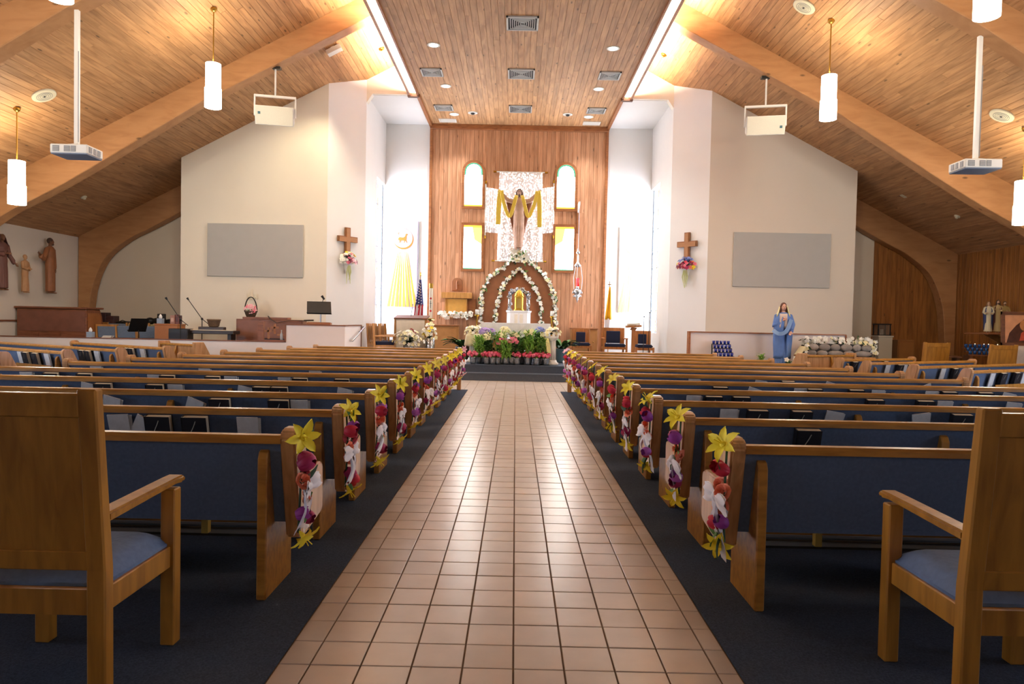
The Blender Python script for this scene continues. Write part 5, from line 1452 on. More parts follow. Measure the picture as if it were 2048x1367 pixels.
# hanging banners in the niche
def banner(label, tl, br, cloth_m, ray_m, fig_m, lamb=True):
    a, b = at(tl[0], tl[1], 20.9), at(br[0], br[1], 20.9)
    cx, w2, h_ = (a.x+b.x)/2, (b.x-a.x)/2, a.z-b.z
    t = thing('hanging_banner', label, 'banner', (cx, 20.985, b.z))
    def fn(u, v): return ((2*u-1)*w2, -.03+.006*math.sin(u*20), h_*(1-v))
    MB().grid(fn, 24, 6, .004).build('cloth', cloth_m, t, smooth=True)
    MB().tube([(-w2-.03, .02, h_), (-w2-.03, -.03, h_), (w2+.05, -.03, h_)], .010, 8).build('rod', WHITEP, t)
    MB().tube([(w2+.02, -.03, h_+.02), (w2+.02, -.03, 0)], .008, 8).tube([(w2+.02, -.03, h_), (w2+.02, .02, h_)], .008, 8).build('pole', GREYP, t)
    cz = h_*.80; R = w2*.62
    m = MB(); n = 28
    for k in range(n):
        a0, a1 = 2*PI*k/n, 2*PI*(k+1)/n
        th0 = .012 + .045*max(0, -math.sin(a0-.5)); th1 = .012 + .045*max(0, -math.sin(a1-.5))
        m.prism([(R*math.cos(a0), cz+R*math.sin(a0)), ((R+th0)*math.cos(a0), cz+(R+th0)*math.sin(a0)), ((R+th1)*math.cos(a1), cz+(R+th1)*math.sin(a1)), (R*math.cos(a1), cz+R*math.sin(a1))], -.044, -.040, 'y')
    m.build('ring', fig_m, t)
    if lamb:
        L = [(-.16, -.02), (-.17, .05), (-.12, .09), (.02, .085), (.07, .12), (.09, .20), (.13, .215), (.175, .19), (.16, .165), (.13, .15), (.13, .06), (.12, .0), (.16, -.10), (.14, -.11), (.08, -.03), (.06, -.12), (.04, -.12), (.04, -.03), (-.06, -.03), (-.07, -.12), (-.09, -.12), (-.09, -.03), (-.12, -.12), (-.14, -.11), (-.12, -.02)]
        MB().prism([(x*R*3.0, cz-.05+z*R*3.0) for x, z in L], -.044, -.040, 'y').build('lamb', fig_m, t)
        MB().prism([(-R*.72, cz+R*.42), (-R*.70, cz+R*.38), (-R*.18, cz+R*.60), (-R*.20, cz+R*.64)], -.044, -.040, 'y').prism([(-R*.58, cz+R*.70), (-R*.54, cz+R*.72), (-R*.38, cz+R*.30), (-R*.42, cz+R*.28)], -.045, -.041, 'y').build('small_cross', fig_m, t)
    for k in range(8):
        q = (k-3.5)/3.5
        x0, x1 = q*w2*.30, q*w2*.88
        MB().prism([(x0-.006, cz-R-.12), (x0+.006, cz-R-.12), (x1+.045, .02), (x1-.045, .02)], -.042, -.038, 'y').build('ray', ray_m, t)
banner('white banner with an orange lamb in a circle and yellow rays', (775, 440), (834, 615), mat('banner_white', 'cfc4dc', rough=.85), mat('ray_gold', 'd09a38', rough=.8), mat('print_orange', 'c06a20', rough=.8))
banner('white banner with a faint yellow circle and rays on the right', (1240, 453), (1292, 626), mat('banner_white2', 'f4f2f0', rough=.85), mat('ray_pale', 'f4e488', rough=.8), mat('print_yellow', 'f4e080', rough=.8), False)
# lectern and microphones right of the chairs
t = thing('book_lectern', 'slim wooden lectern with an open book by the right chairs', 'lectern', (3.10, 18.45, FZ))
MB().box((-.045, -.045, 0), (.045, .045, .95)).build('post', SANW, t, bevel=.005)
MB().box((-.2, -.18, 0), (.2, .18, .04)).build('foot', SANW, t)
MB().prism([(-.10, .88), (-.05, .95), (.10, .95), (.05, .88)], -.04, .04, 'y').build('bracket', SANW, t)
MB().prism([(-.19, .94), (.19, .965), (.19, 1.02), (-.19, .995)], -.16, .16, 'y').build('book_rest', SANW, t)
t = thing('open_book', 'thick open book lying on the slim lectern', 'book', (3.10, 18.45, FZ+1.02))
MB().prism([(-.15, -.012), (.15, .008), (.15, .045), (.02, .035), (0, .025), (-.02, .033), (-.15, .025)], -.13, .13, 'y').build('pages', PAGE, t)
MB().prism([(-.16, -.018), (.16, .004), (.16, .010), (-.16, -.012)], -.14, .14, 'y').build('cover', mat('book_brown', '6a4a2a', rough=.6), t)
def mic_stand(label, u, v, Y, boom=None, base=FZ, h_=None, group='microphone stands'):
    p = at(u, v, Y); hh = p.z-base
    t = thing('microphone_stand', label, 'microphone stand', (p.x, Y, base), 0, group)
    for k in range(3):
        a = k*2*PI/3+.5
        MB().tube([(0, 0, .10), (.25*math.cos(a), .25*math.sin(a), .012)], .01, 6).build('leg', BLACK, t)
    if boom is None:
        MB().tube([(0, 0, .08), (0, 0, hh-.02)], .009, 8).build('pole', DARKM, t)
        MB().ell((0, -.02, hh), (.02, .035, .02), 8, 6).build('microphone', BLACK, t, smooth=True)
    else:
        (hx, hz), (tx, tz), pz = boom
        MB().tube([(0, 0, .08), (0, 0, pz)], .011, 8).build('pole', BLACK, t)
        MB().tube([(tx, 0, tz), (0, 0, pz), (hx, -.05, hz)], .009, 8).build('boom', BLACK, t)
        MB().ell((0, 0, pz), .03, 8, 6).build('clutch', BLACK, t, smooth=True)
        MB().tube([(hx, -.05, hz), (hx-.03, -.06, hz+.05)], [.016, .026], 8).build('microphone', BLACK, t)
mic_stand('thin straight microphone stand between the right chairs', 1288, 633, 18.55)
mic_stand('taller microphone stand behind the furthest right chair', 1299, 625, 18.75)
# crosses and bouquets on the angled walls
CRW = mat('cross_wood', '8a5a34', rough=.5, noise=.15, nscale=10); CRL = mat('cross_face', 'a8764a', rough=.5, noise=.1, nscale=12)
for s, nm in ((-1, 'left'), (1, 'right')):
    n_ = Vector((-s*.85, -.75, 0)).normalized()
    ex = Vector((-n_.y, n_.x, 0))
    cz = 3.40 if s < 0 else 3.46
    base = Vector((s*4.325, 17.825, 2.95 if s < 0 else 3.0)) + n_*.01
    t = thing('wall_cross', 'wooden cross on the %s angled white wall' % nm, 'cross', base, math.atan2(ex.y, ex.x), 'wall crosses')
    h_ = .72
    for (nm2, m_, d0, d1, w_) in (('cross_back', CRW, -.07, -.012, .075), ('cross_face', CRL, -.085, -.07, .05)):
        k = w_ - .075
        MB().prism([(-w_, -k), (w_, -k), (w_, .36+k*0), (.29+k, .36-k*0), (.29+k, .50+k), (w_, .50+k), (w_, h_+k), (-w_, h_+k), (-w_, .50+k), (-.29-k, .50+k), (-.29-k, .36), (-w_, .36)], d0, d1, 'y').build(nm2, m_, t)
    t = thing('wall_bouquet', '%s bouquet hanging below the cross on the %s wall' % (('pink and white' if s < 0 else 'blue and magenta'), nm), 'bouquet', base + Vector((0, 0, -.45)) + n_*.05, math.atan2(ex.y, ex.x), 'wall bouquets')
    rb = random.Random(50+s)
    MB().lathe([(.02, .0), (.09, .25), (.1, .3)], (0, .02, 0), 12).build('holder', WHITEP, t, smooth=True)
    foliage(rb, 60, .14, .27, .03, LEAF, (0, -.04, .22), .2).build('foliage', LEAFD, t, kind='stuff')
    mats = (PNK, PNK, MAG, PKL, WHF, YL) if s < 0 else (MAG, PNK, RED, MAG, COR, YL)
    for q in dome(rb, 60, .24, .15, .20, (0, -.02, .33)):
        m_ = rb.choice(mats)
        if s > 0 and q[2] > .43: m_ = HYD
        if s < 0 and q[0] < -.13: m_ = WHF
        put('blossom', BLS[m_.name], t, q, (q[0], q[1]-.1, q[2]-.25), .055*rb.uniform(.8, 1.2), rb.uniform(0, 3))
    for k in range(5):
        x = rb.uniform(-.06, .06)
        MB().tube([(x, -.05, .22), (x+rb.uniform(-.05, .05), -.05, .05), (x+rb.uniform(-.06, .06), -.04, -rb.uniform(.05, .3))], [.016, .014, .006], 6).build('trailing_vine', mat('vine_pale', 'c8cc90', rough=.7), t)
# projection panels on the screen walls
PANEL = mat('panel_grey', 'b4b4b0', rough=.8, noise=.02, nscale=5)
for nm, a, b in (('left', (-7.64, 3.66), (-5.275, 2.36)), ('right', (5.327, 3.70), (7.707, 2.37))):
    t = thing('projection_panel', 'plain grey rectangular panel on the %s wall' % nm, 'panel', ((a[0]+b[0])/2, 17.40, b[1]), 0, 'wall projection panels')
    hw = (b[0]-a[0])/2; h_ = a[1]-b[1]
    MB().box((-hw, -.05, 0), (hw, -.005, h_)).build('panel', PANEL, t, bevel=.006)
    MB().box((-hw+.1, -.006, .1), (hw-.1, 0, h_-.1)).build('mount', GREYP, t)
# ================================================================== hanging speakers and projectors
def hang_speaker(s, nm):
    x, y = s*5.03, 14.55
    top = 9.1-.52*abs(x) - .01
    t = thing('hanging_speaker', 'white box loudspeaker in a yoke hanging on the %s' % nm, 'speaker', (x, y, 5.35), 0, 'hanging loudspeakers')
    zt = top-5.35
    tilt = .35
    M = Matrix.Translation((0, 0, .17)) @ Matrix.Rotation(-s*.22, 4, 'Z') @ Matrix.Rotation(tilt*.9, 4, 'X')
    MB().box((-.11, -.05, zt-.02), (.11, .05, zt+.03), Matrix.Translation((0, 0, 0)) @ Matrix.Rotation(0, 4, 'Y')).build('beam_clamp', BLACK, t)
    MB().tube([(0, 0, .56), (0, 0, zt)], .018, 10).build('pole', WHITEP, t)
    YM = Matrix.Rotation(-s*.22, 4, 'Z')
    MB().box((-.41, -.03, .53), (.41, .03, .57), YM).build('yoke_bar', WHITEP, t)
    for sx in (-1, 1):
        MB().box((sx*.40-.012, -.04, .14), (sx*.40+.012, .04, .56), YM).build('yoke_side', WHITEP, t)
    MB().prism([(-.16, -.19), (-.16, .19), (.14, .15), (.14, -.15)], -.375, .375, 'x', M).build('cabinet', WHITEP, t, bevel=.01)
    MB().box((-.36, -.172, -.175), (.36, -.160, .175), M).build('grille', mat('speaker_grille', 'd9d6c4', rough=.7, noise=.05, nscale=90), t)
    MB().box((s*.29-.025, -.178, .02 if s < 0 else -.06), (s*.29+.025, -.170, .07 if s < 0 else -.01), M).build('badge', mat('badge_teal', '34606a', rough=.5), t)
for s, nm in ((-1, 'left'), (1, 'right')): hang_speaker(s, nm)
LENSM = mat('projector_under', '5c6a80', rough=.5)
for s, nm in ((-1, 'left'), (1, 'right')):
    x, y = (s*6.42, 10.25) if s < 0 else (6.62, 10.30)
    z0 = 3.66 if s < 0 else 3.72
    top = 9.1-.52*abs(x)
    t = thing('ceiling_projector', 'white projector on a long ceiling pole on the %s' % nm, 'projector', (x, y, z0), s*-.04, 'ceiling projectors')
    MB().box((-.26, -.21, 0), (.26, .21, .13)).build('body', WHITEP, t, bevel=.012)
    MB().box((-.25, -.20, -.012), (.25, .20, .002)).build('underside', LENSM, t)
    for k, (xa, xb) in enumerate(((-.22, -.13), (-.06, .02), (.035, .10))):
        MB().box((xa, -.216, .025), (xb, -.208, .105)).build('vent', GREYP, t)
        for q in range(3): MB().box((xa+.005, -.220, .036+q*.022), (xb-.005, -.214, .044+q*.022)).build('vent_slat', VENT, t)
    for k, (ya, yb) in enumerate(((-.16, -.09), (-.04, .02), (.06, .13))):
        for sx in (-1, 1): MB().box((sx*.264-.004, ya, .025), (sx*.264+.004, yb, .105)).build('vent', GREYP, t)
    MB().lathe([(.07, .13), (.07, .16), (.03, .17)], n=14).build('mount_plate', WHITEP, t)
    for a in (.6, 2.2, 3.9, 5.3): MB().tube([(.03*math.cos(a), .03*math.sin(a), .17), (.16*math.cos(a), .13*math.sin(a), .14)], .012, 6).build('mount_arm', WHITEP, t)
    MB().box((-.028, -.028, .16), (.028, .028, top-z0-.01)).build('pole', WHITEP, t)
    MB().tube([(.036, -.03, .2), (.036, -.03, 1.5)], .006, 6).build('cable', GREYP, t)
# ================================================================== left choir area
CZ = .30
CAPW = mat('wall_cap', '7a4a30', rough=.5)
t = struct(MB().box((-SW, 15.4, 0), (-5.03, 15.52, .83)).box((-5.03, 15.4, 0), (-3.74, 15.52, 1.21)).box((-3.86, 15.52, 0), (-3.74, 17.0, 1.21)).build('wall_choir_half', LOWW))
struct(MB().box((-SW, 15.385, .83), (-5.03, 15.535, .85)).box((-5.06, 15.385, .83), (-5.03, 15.535, 1.21)).box((-5.06, 15.385, 1.21), (-3.725, 15.535, 1.235)).box((-3.875, 15.535, 1.21), (-3.725, 17.0, 1.235)).box((-3.875, 17.0, 0), (-3.725, 17.04, 1.235)).build('trim_20', CAPW))
struct(MB().box((-SW+.002, 12, 1.15), (-SW+.025, 18.4, 1.19)).build('trim_21', CAPW))
t = thing('handrail', 'slanted metal handrail on the end of the half wall', 'handrail', (-3.70, 16.0, .8))
MB().tube([(-.01, -.25, .08), (.05, -.25, .08), (.05, 1.0, .38), (-.01, 1.0, .38)], .018, 8).build('rail', STEEL, t, smooth=True)
for y in (0, .7): MB().tube([(-.025, y, .10+.24*y/1.0), (.05, y, .14+.24*y)], .01, 6).build('bracket', STEEL, t)
# large organ console at the far left
t = thing('organ_console', 'large brown wooden organ console at the far left', 'organ', (-10.94, 16.9, CZ))
MB().prism([(-.35, .22), (.42, .22), (.42, .36), (.30, 1.0), (.20, 1.17), (-.35, 1.17)], -.84, .80, 'x').build('case', BROWN, t, bevel=.008)
MB().box((-.88, -.40, 1.17), (.84, .30, 1.215)).build('lid', BROWN, t, bevel=.01)
MB().box((-.82, -.30, 0), (.78, .38, .22)).build('plinth', BROWN, t)
for x0, x1 in ((-.80, -.32), (-.30, .20), (.22, .78)): MB().box((x0, -.365, .27), (x1, -.348, .60)).build('lower_panel', BROWN, t)
MB().box((-.80, -.362, .64), (.78, -.348, 1.12)).build('back_panel', mat('organ_back', '7d5040', rough=.45, noise=.15, nscale=5), t)
MB().prism([(-.28, .30), (.30, .30), (.22, 1.0), (.15, 1.08), (-.28, 1.08)], .80, .815, 'x').build('side_panel', mat('organ_side', '9a6236', rough=.45, noise=.12, nscale=6), t)
MB().box((-.90, -.01, 1.216), (-.10, .02, 1.222)).build('music_paper', WHCL, t)
# counter with music cases behind
t = thing('choir_counter', 'long cream cupboard counter under the left side wall', 'counter', (-10.0, 18.4, CZ))
MB().box((-1.15, -.2, 0), (1.15, .32, .78)).build('body', mat('counter_cream', 'c3b487', rough=.7), t)
MB().box((-1.18, -.23, .78), (1.18, .34, .82)).build('worktop', mat('counter_top', 'b8a878', rough=.6), t, bevel=.005)
for k in range(5):
    x = -1.12 + k*.45
    dr = MB().box((x, -.215, .06), (x+.42, -.2, .70)).build('door', mat('counter_door', 'bfb082', rough=.7), t)
    MB().ell((x+.36, -.225, .62), .012, 6, 5).build('knob', STEEL, dr)
def case(label, u0, v0, u1, v1, Y, m_, dep=.25, name='music_case', cat='case', strap=None):
    a, b = at(u0, v0, Y), at(u1, v1, Y)
    t = thing(name, label, cat, ((a.x+b.x)/2, Y+dep/2, 1.122))
    hw, h_ = (b.x-a.x)/2, max(.05, a.z-1.122)
    MB().box((-hw, -dep/2, 0), (hw, dep/2, h_)).build('body', m_, t, bevel=.01)
    MB().box((-hw*.3, -dep/2-.008, h_*.10), (hw*.05, -dep/2, h_*.22)).build('latch', STEEL, t)
    MB().box((-hw, -dep/2-.004, h_*.66), (hw, -dep/2, h_*.69)).build('seam', BLACK, t)
case('dark maroon box on the cream counter, leftmost', 180, 624, 211, 644, 18.25, mat('maroon', '3a2024', rough=.5))
case('stack of dark binders on the cream counter beside the maroon box', 211, 631, 228, 644, 18.25, mat('binder', '4a2c2c', rough=.5), name='binder_stack', cat='binders')
t = thing('folded_bag', 'flat black bag lying on the cream counter', 'bag', (-10.25, 18.4, 1.122))
MB().ell((0, 0, .025), (.28, .1, .045)).ell((-.15, 0, .02), (.15, .09, .03)).build('bag', BLACK, t, remesh=.02)
MB().tube([(-.1, -.09, .05), (0, -.12, .09), (.1, -.09, .05)], .01, 6).build('handle', BLACK, t)
t = thing('instrument_case', 'long black instrument case on the cream counter', 'case', (-9.25, 18.38, 1.122))
MB().ell((-.33, 0, .08), (.12, .13, .10)).ell((-.1, 0, .09), (.18, .13, .09)).ell((.22, 0, .07), (.2, .11, .08)).ell((.42, 0, .06), (.12, .1, .07)).build('body', BLACK, t, remesh=.025)
MB().tube([(-.05, -.12, .13), (.05, -.15, .16), (.15, -.12, .13)], .012, 6).build('handle', BLACK, t)
case('upright black binder on the cream counter', 314, 627, 330, 644, 18.2, BLACK, .06, 'upright_binder', 'binder')
# choir chairs seen above the half wall
GCH = mat('choir_fabric', '7486a0', rough=.9, noise=.1, nscale=40)
for i, (u, Y, rz, ht) in enumerate(((200, 17.9, .25, .84), (222, 17.2, .2, .80), (244, 17.9, .1, .84), (262, 17.2, .1, .80), (288, 17.9, .1, .84), (305, 17.2, .1, .80))):
    p = at(u, 670, Y)
    t = thing('choir_chair', 'light wood chair with grey blue pads in the choir, %s from the left' % PORD[i], 'chair', (p.x, Y, CZ), rz, 'choir chairs behind the half wall')
    for sx in (-1, 1):
        MB().prism([(-.22, 0), (-.18, 0), (-.25, ht+.02), (-.29, ht+.02)], sx*.23-.018, sx*.23+.018, 'x').build('rear_leg', LTW, t)
        MB().box((sx*.23-.018, .18, 0), (sx*.23+.018, .22, .44)).build('front_leg', LTW, t)
    MB().prism([(-.235, .50), (-.20, .50), (-.25, ht-.01), (-.285, ht-.01)], -.21, .21, 'x').build('back_pad', GCH, t, bevel=.01)
    MB().box((-.22, -.2, .42), (.22, .22, .48)).build('seat_pad', GCH, t, bevel=.015)
    if i < 2: MB().prism([(-.245, ht-.03), (-.285, ht-.03), (-.29, ht+.02), (-.25, ht+.02)], -.23, .23, 'x').build('top_rail', LTW, t)
def tissue(label, u, v, Y, base):
    p = at(u, v, Y)
    t = thing('tissue_box', label, 'tissue box', (p.x, Y, base), 0, 'tissue boxes')
    MB().box((-.06, -.06, 0), (.06, .06, .12)).build('box', mat('tissue_blue', '8ea0b4', rough=.6), t, bevel=.003)
    MB().lathe([(.03, .12), (.045, .15), (.03, .19), (.012, .215), (0, .22)], n=9, sy=.6).build('tissue', WHCL, t, smooth=True)
tissue('blue tissue box on the half wall beside the organ', 181, 670, 15.46, .85)
tissue('blue tissue box on the orange wood stand', 321, 640, 16.4, 1.172)
t = thing('folded_papers', 'small pile of papers on the half wall by the organ', 'papers', (-9.0, 15.46, .85))
for k in range(4): MB().box((-.1+.01*k, -.05, .012*k), (.1+.008*k, .05, .012*k+.01)).build('sheet', (IVORY, PAPER)[k % 2], t)
t = thing('wood_stand', 'small orange brown wooden stand in the choir', 'stand', (-8.1, 16.45, CZ))
MB().box((-.265, -.2, 0), (.265, .2, .84)).build('body', mat('stand_orange', 'a8682f', rough=.5, noise=.1, nscale=6), t, bevel=.006)
MB().box((-.275, -.21, .84), (.275, .21, .87)).build('top', mat('stand_orange_top', 'a06028', rough=.5), t)
for k, (x, c_, hh) in enumerate(((.08, '9a7060', .20), (.17, '6a3a34', .22), (.22, '4a2a2a', .20))):
    t = thing('picture_frame', ('pink brown framed card', 'dark red framed card', 'small dark framed card')[k] + ' standing on the orange wood stand', 'frame', (-8.1+x, 16.4+.03*k, 1.172))
    MB().box((-.05, -.01, 0), (.05, .01, hh)).build('frame', mat('frame_%d' % k, c_, rough=.5), t)
    MB().box((-.03, -.014, .05), (.03, -.008, hh-.06)).build('picture', mat('frame_in_%d' % k, ('c0a090', '503030', '302020')[k], rough=.5), t)
def music_stand(label, p, ztop, tilt, w_=.5, rz=0.0, group='music stands'):
    t = thing('music_stand', label, 'music stand', p, rz, group)
    for k in range(3):
        a = k*2*PI/3+.3
        MB().tube([(0, 0, .12), (.24*math.cos(a), .24*math.sin(a), .01)], .01, 6).build('leg', BLACK, t)
    MB().tube([(0, 0, .1), (0, 0, ztop-.12)], .012, 8).build('pole', BLACK, t)
    M = Matrix.Translation((0, 0, ztop)) @ Matrix.Rotation(tilt, 4, 'X')
    MB().box((-w_/2, -.006, -.16), (w_/2, .006, .18), M).build('desk', BLACK, t)
    MB().box((-w_/2, -.006, -.17), (w_/2, .06, -.155), M).build('ledge', BLACK, t)
p = at(277, 660, 16.4)
ms = music_stand('black music stand tilted sideways in the choir', (p.x, 16.4, CZ), .82, .5, .4, .9)
mic_stand('black boom microphone stand at the left of the choir', 361, 650, 15.82, ((-.28, 1.42), (.17, .85), .98), CZ)
mic_stand('black boom microphone stand behind the keyboard', 404, 650, 16.6, ((-.30, 1.44), (.26, .80), 1.0), CZ)
# electric keyboard, small brown piano, stool
t = thing('stage_keyboard', 'dark brown stage piano keyboard in the choir', 'keyboard', (-7.1, 16.3, CZ))
MB().box((-.62, -.18, .66), (.62, .22, .74)).build('body', mat('keyboard_dark', '2c2320', rough=.4), t, bevel=.01)
MB().box((-.30, .05, .74), (.30, .20, .82)).build('top_panel', mat('keyboard_dark2', '3a2d28', rough=.4), t, bevel=.01)
MB().box((-.55, -.16, .74), (.55, .02, .752)).build('keys', IVORY, t)
for sx in (-1, 1):
    MB().box((sx*.50-.04, -.12, 0), (sx*.50+.04, .16, .66)).build('leg', BLACK, t)
    MB().box((sx*.50-.06, -.2, 0), (sx*.50+.06, .22, .04)).build('foot', BLACK, t)
t = thing('amplifier', 'low black amplifier box left of the keyboard', 'amplifier', (-7.72, 16.15, CZ))
MB().box((-.2, -.15, 0), (.24, .15, .77)).build('cabinet', BLACK, t, bevel=.01)
MB().box((-.18, -.157, .06), (.22, -.148, .68)).build('grille', mat('amp_grille', '1c1f2a', rough=.6), t)
t = thing('wicker_basket', 'small brown wicker basket on the keyboard', 'basket', (-7.06, 16.42, CZ+.82))
MB().lathe([(.10, 0), (.13, .08), (.15, .16), (.14, .16), (.12, .02)], n=18).build('bowl', mat('wicker', '5a4634', rough=.8, noise=.4, nscale=60), t)
MB().lathe([(.15, .15), (.16, .165), (.15, .18), (.14, .165), (.15, .15)], n=18, cap=False).build('rim', mat('wicker_rim', '6e5640', rough=.8), t)
t = thing('upright_piano', 'brown wooden upright piano seen from behind in the choir', 'piano', (-5.90, 16.85, CZ))
MB().box((-.80, -.02, .56), (.80, .30, 1.02)).build('back_case', BROWN, t, bevel=.006)
MB().box((-.76, -.035, .60), (.76, -.018, .98)).build('back_panel', mat('piano_back', '84543e', rough=.45, noise=.1, nscale=6), t)
MB().box((-.66, .0, 1.02), (.42, .30, 1.07)).build('lid', BROWN, t, bevel=.006)
MB().box((-.80, -.02, .50), (-.26, .30, .57)).build('lower_board', BROWN, t)
MB().box((-.62, .05, .14), (.78, .09, .56)).build('recess_shade', BLACK, t)  # black board painting the shade of the hollow under the piano case
for sx in (-1, 1): MB().prism([(-.02, 0), (.45, 0), (.45, .56), (-.02, .56), (.06, .3)], sx*.70-.03, sx*.70+.03, 'x').build('leg', BROWN, t)
MB().box((-.95, -.1, .02), (.75, .35, .14)).build('pedal_board', BROWN, t)
t = thing('black_cable_strap', 'black strap trailing across the piano back', 'strap', (-5.6, 16.78, CZ+1.04))
MB().tube([(-.35, .1, .06), (-.25, .0, -.02), (-.1, -.03, -.10), (.25, -.03, -.03), (.6, -.03, -.04)], .016, 6, flat=.4).build('strap', BLACK, t)
MB().tube([(.55, -.02, -.03), (.78, -.02, -.02)], .02, 6).build('plug', BLACK, t)
rnd = random.Random(71)
p = at(500, 634, 16.95)
t = thing('flower_basket', 'handled basket of pink and white flowers on the piano', 'flower basket', (p.x, 17.0, CZ+1.07))
MB().lathe([(.10, 0), (.13, .07), (.15, .14), (.13, .14), (.10, .02)], n=16).build('basket', mat('wicker_dark', '4a3a2a', rough=.8, noise=.3, nscale=50), t)
MB().tube([(.15*math.cos(a), 0, .12+.36*math.sin(a)) for a in [PI*i/14 for i in range(15)]], .014, 6).build('handle', DARKM, t, smooth=True)
foliage(rnd, 60, .2, .24, .02, LEAF, (0, 0, .1)).build('foliage', LEAF, t, kind='stuff')
for q in dome(rnd, 16, .11, .12, .12, (0, -.03, .14)): put('blossom', BLS[rnd.choice((PNK, PKL, WHF)).name], t, q, (q[0], -1, .4), .06, rnd.uniform(0, 3))
p = at(504, 598, 17.37)
t = thing('wall_candelabra', 'small pale wall ornament above the piano basket', 'ornament', (p.x, 17.38, p.z))
MB().tube([(-.14, 0, 0), (-.08, -.02, .05), (0, -.02, 0), (.08, -.02, .05), (.14, 0, 0)], .012, 6).build('arms', CSP, t)
for x, h_ in ((-.12, .12), (0, .24), (.12, .12)): MB().lathe([(.014, 0), (.014, h_), (.005, h_+.03)], (x, -.02, 0), 8).build('candle', IVORY, t)
struct(MB().box((-8.3, 17.36, .96), (-6.7, 17.4, .99)).build('trim_22', LTW))
# three crosses stand, bottle
t = thing('three_cross_stand', 'brown wooden stand with three small crosses on the half wall', 'ornament', (-5.36, 15.46, .85))
MB().box((-.30, -.04, 0), (-.18, .04, .42)).build('tall_post', BROWN, t)
for x, z0, z1 in ((-.08, .05, .30), (.06, .16, .38), (.20, .0, .22)):
    MB().box((x-.018, -.02, z0), (x+.018, .02, z1)).build('post', TRIMW, t)
    MB().box((x-.08, -.02, z1-.10), (x+.08, .02, z1-.06)).build('crossbar', TRIMW, t)
MB().box((-.30, -.05, 0), (.28, .05, .03)).build('base', BROWN, t)
t = thing('water_bottle', 'small clear bottle beside the three crosses', 'bottle', (-5.14, 15.43, .88))
MB().lathe([(.03, 0), (.032, .12), (.012, .17), (.012, .20)], n=12).build('bottle', mat('bottle_clear', 'd8dcdc', rough=.2, alpha=.7), t, smooth=True)
MB().lathe([(.014, .20), (.014, .22)], n=10).build('cap', WHITEP, t)
# cantor desk on the tall half wall
t = thing('wooden_riser', 'brown wooden block on the tall half wall', 'riser', (-4.32, 15.46, 1.236))
MB().box((-.26, -.07, 0), (.26, .07, .045)).build('block', TRIMW, t, bevel=.004)
MB().box((-.24, -.05, .045), (.24, .05, .052)).build('top', BROWN, t)
t = thing('cantor_music_stand', 'black music desk on a chrome post above the half wall', 'music stand', (-4.40, 15.85, CZ))
MB().tube([(0, 0, .02), (0, 0, 1.28)], .018, 10).build('post', STEEL, t)
MB().lathe([(.16, 0), (.16, .02), (.03, .04)], n=16).build('foot', BLACK, t)
M = Matrix.Translation((-.03, -.02, 1.30)) @ Matrix.Rotation(-.5, 4, 'X')
MB().prism([(-.255, -.14), (.295, -.14), (.24, .17), (-.30, .17)], -.008, .008, 'y', M).build('desk', BLACK, t)
MB().box((-.25, -.05, -.15), (.30, .008, -.135), M).build('ledge', BLACK, t)
MB().tube([(.02, .04, 1.2), (.02, .05, 1.42), (.05, .02, 1.52)], .007, 6).build('gooseneck', BLACK, t)
MB().tube([(.08, .0, 1.50), (.02, .0, 1.58)], [.02, .03], 8).build('microphone', BLACK, t)
# carved figures on the left wall
JS = mat('carved_brown', '7d5236', rough=.6, noise=.1, nscale=12); JR = mat('carved_red_brown', '96603c', rough=.6, noise=.1, nscale=12); CHD = mat('carved_tan', 'b88a60', rough=.6, noise=.08, nscale=12); MRV = mat('carved_maroon', '6e463c', rough=.6)
DKH = mat('carved_dark', '4a3428', rough=.7)
figure('carved_wall_figure', 'carved brown bearded figure with an open hand on the left wall', 'sculpture', (-11.68, 17.58, 1.85), 1.37, PI/2+.1, JS, JR, DKH, (-.68, -.06, 1.20), (.16, -.06, .80), (-.42, -.03, 1.06), (.22, 0, 1.08), beard=True, long_hair=False, group='carved figures on the left wall', flare=.15, head_turn=.5)
figure('carved_wall_figure', 'small carved tan child figure on the left wall', 'sculpture', (-11.68, 16.68, 1.83), .90, PI/2, CHD, CHD, CHD, (.02, -.16, 1.12), (.08, -.16, 1.10), (-.2, -.05, 1.15), (.2, -.05, 1.15), long_hair=False, group='carved figures on the left wall', flare=.17)
figure('carved_wall_figure', 'carved maroon veiled figure at the left picture edge', 'sculpture', (-11.68, 15.93, 1.86), 1.27, PI/2-.2, JS, MRV, None, (.0, -.15, 1.15), (.34, -.12, .88), (-.2, -.05, 1.15), (.24, -.02, 1.10), veil=MRV, group='carved figures on the left wall', flare=.16)
# ================================================================== right side: half wall, votive racks, statues
struct(MB().box((3.86, 15.5, 0), (7.26, 15.62, 1.235)).build('wall_right_half', LOWW))
struct(MB().box((3.82, 15.47, 1.235), (7.28, 15.64, 1.26)).box((3.82, 15.47, 0), (3.86, 15.64, 1.24)).box((7.26, 15.47, 0), (7.29, 15.64, 1.24)).build('trim_23', TRIMW))
CBL = mat('cobalt_glass', '1c2f8a', rough=.12, spec=.8); IRON = mat('black_iron', '16161a', rough=.5, metal=.4)
FLM = mat('votive_glow', 'fff0c0', emit=3.0, ecol='ffe8b0')
t = thing('votive_rack', 'black iron rack of cobalt blue votive candles by the half wall', 'candle rack', (4.48, 15.15, .004), 0, 'votive candle racks')
for sx in (-1, 1):
    for y in (-.12, .16): MB().tube([(sx*.19, y, 0), (sx*.19, y, .74 if y < 0 else .98)], .014, 6).build('leg', IRON, t)
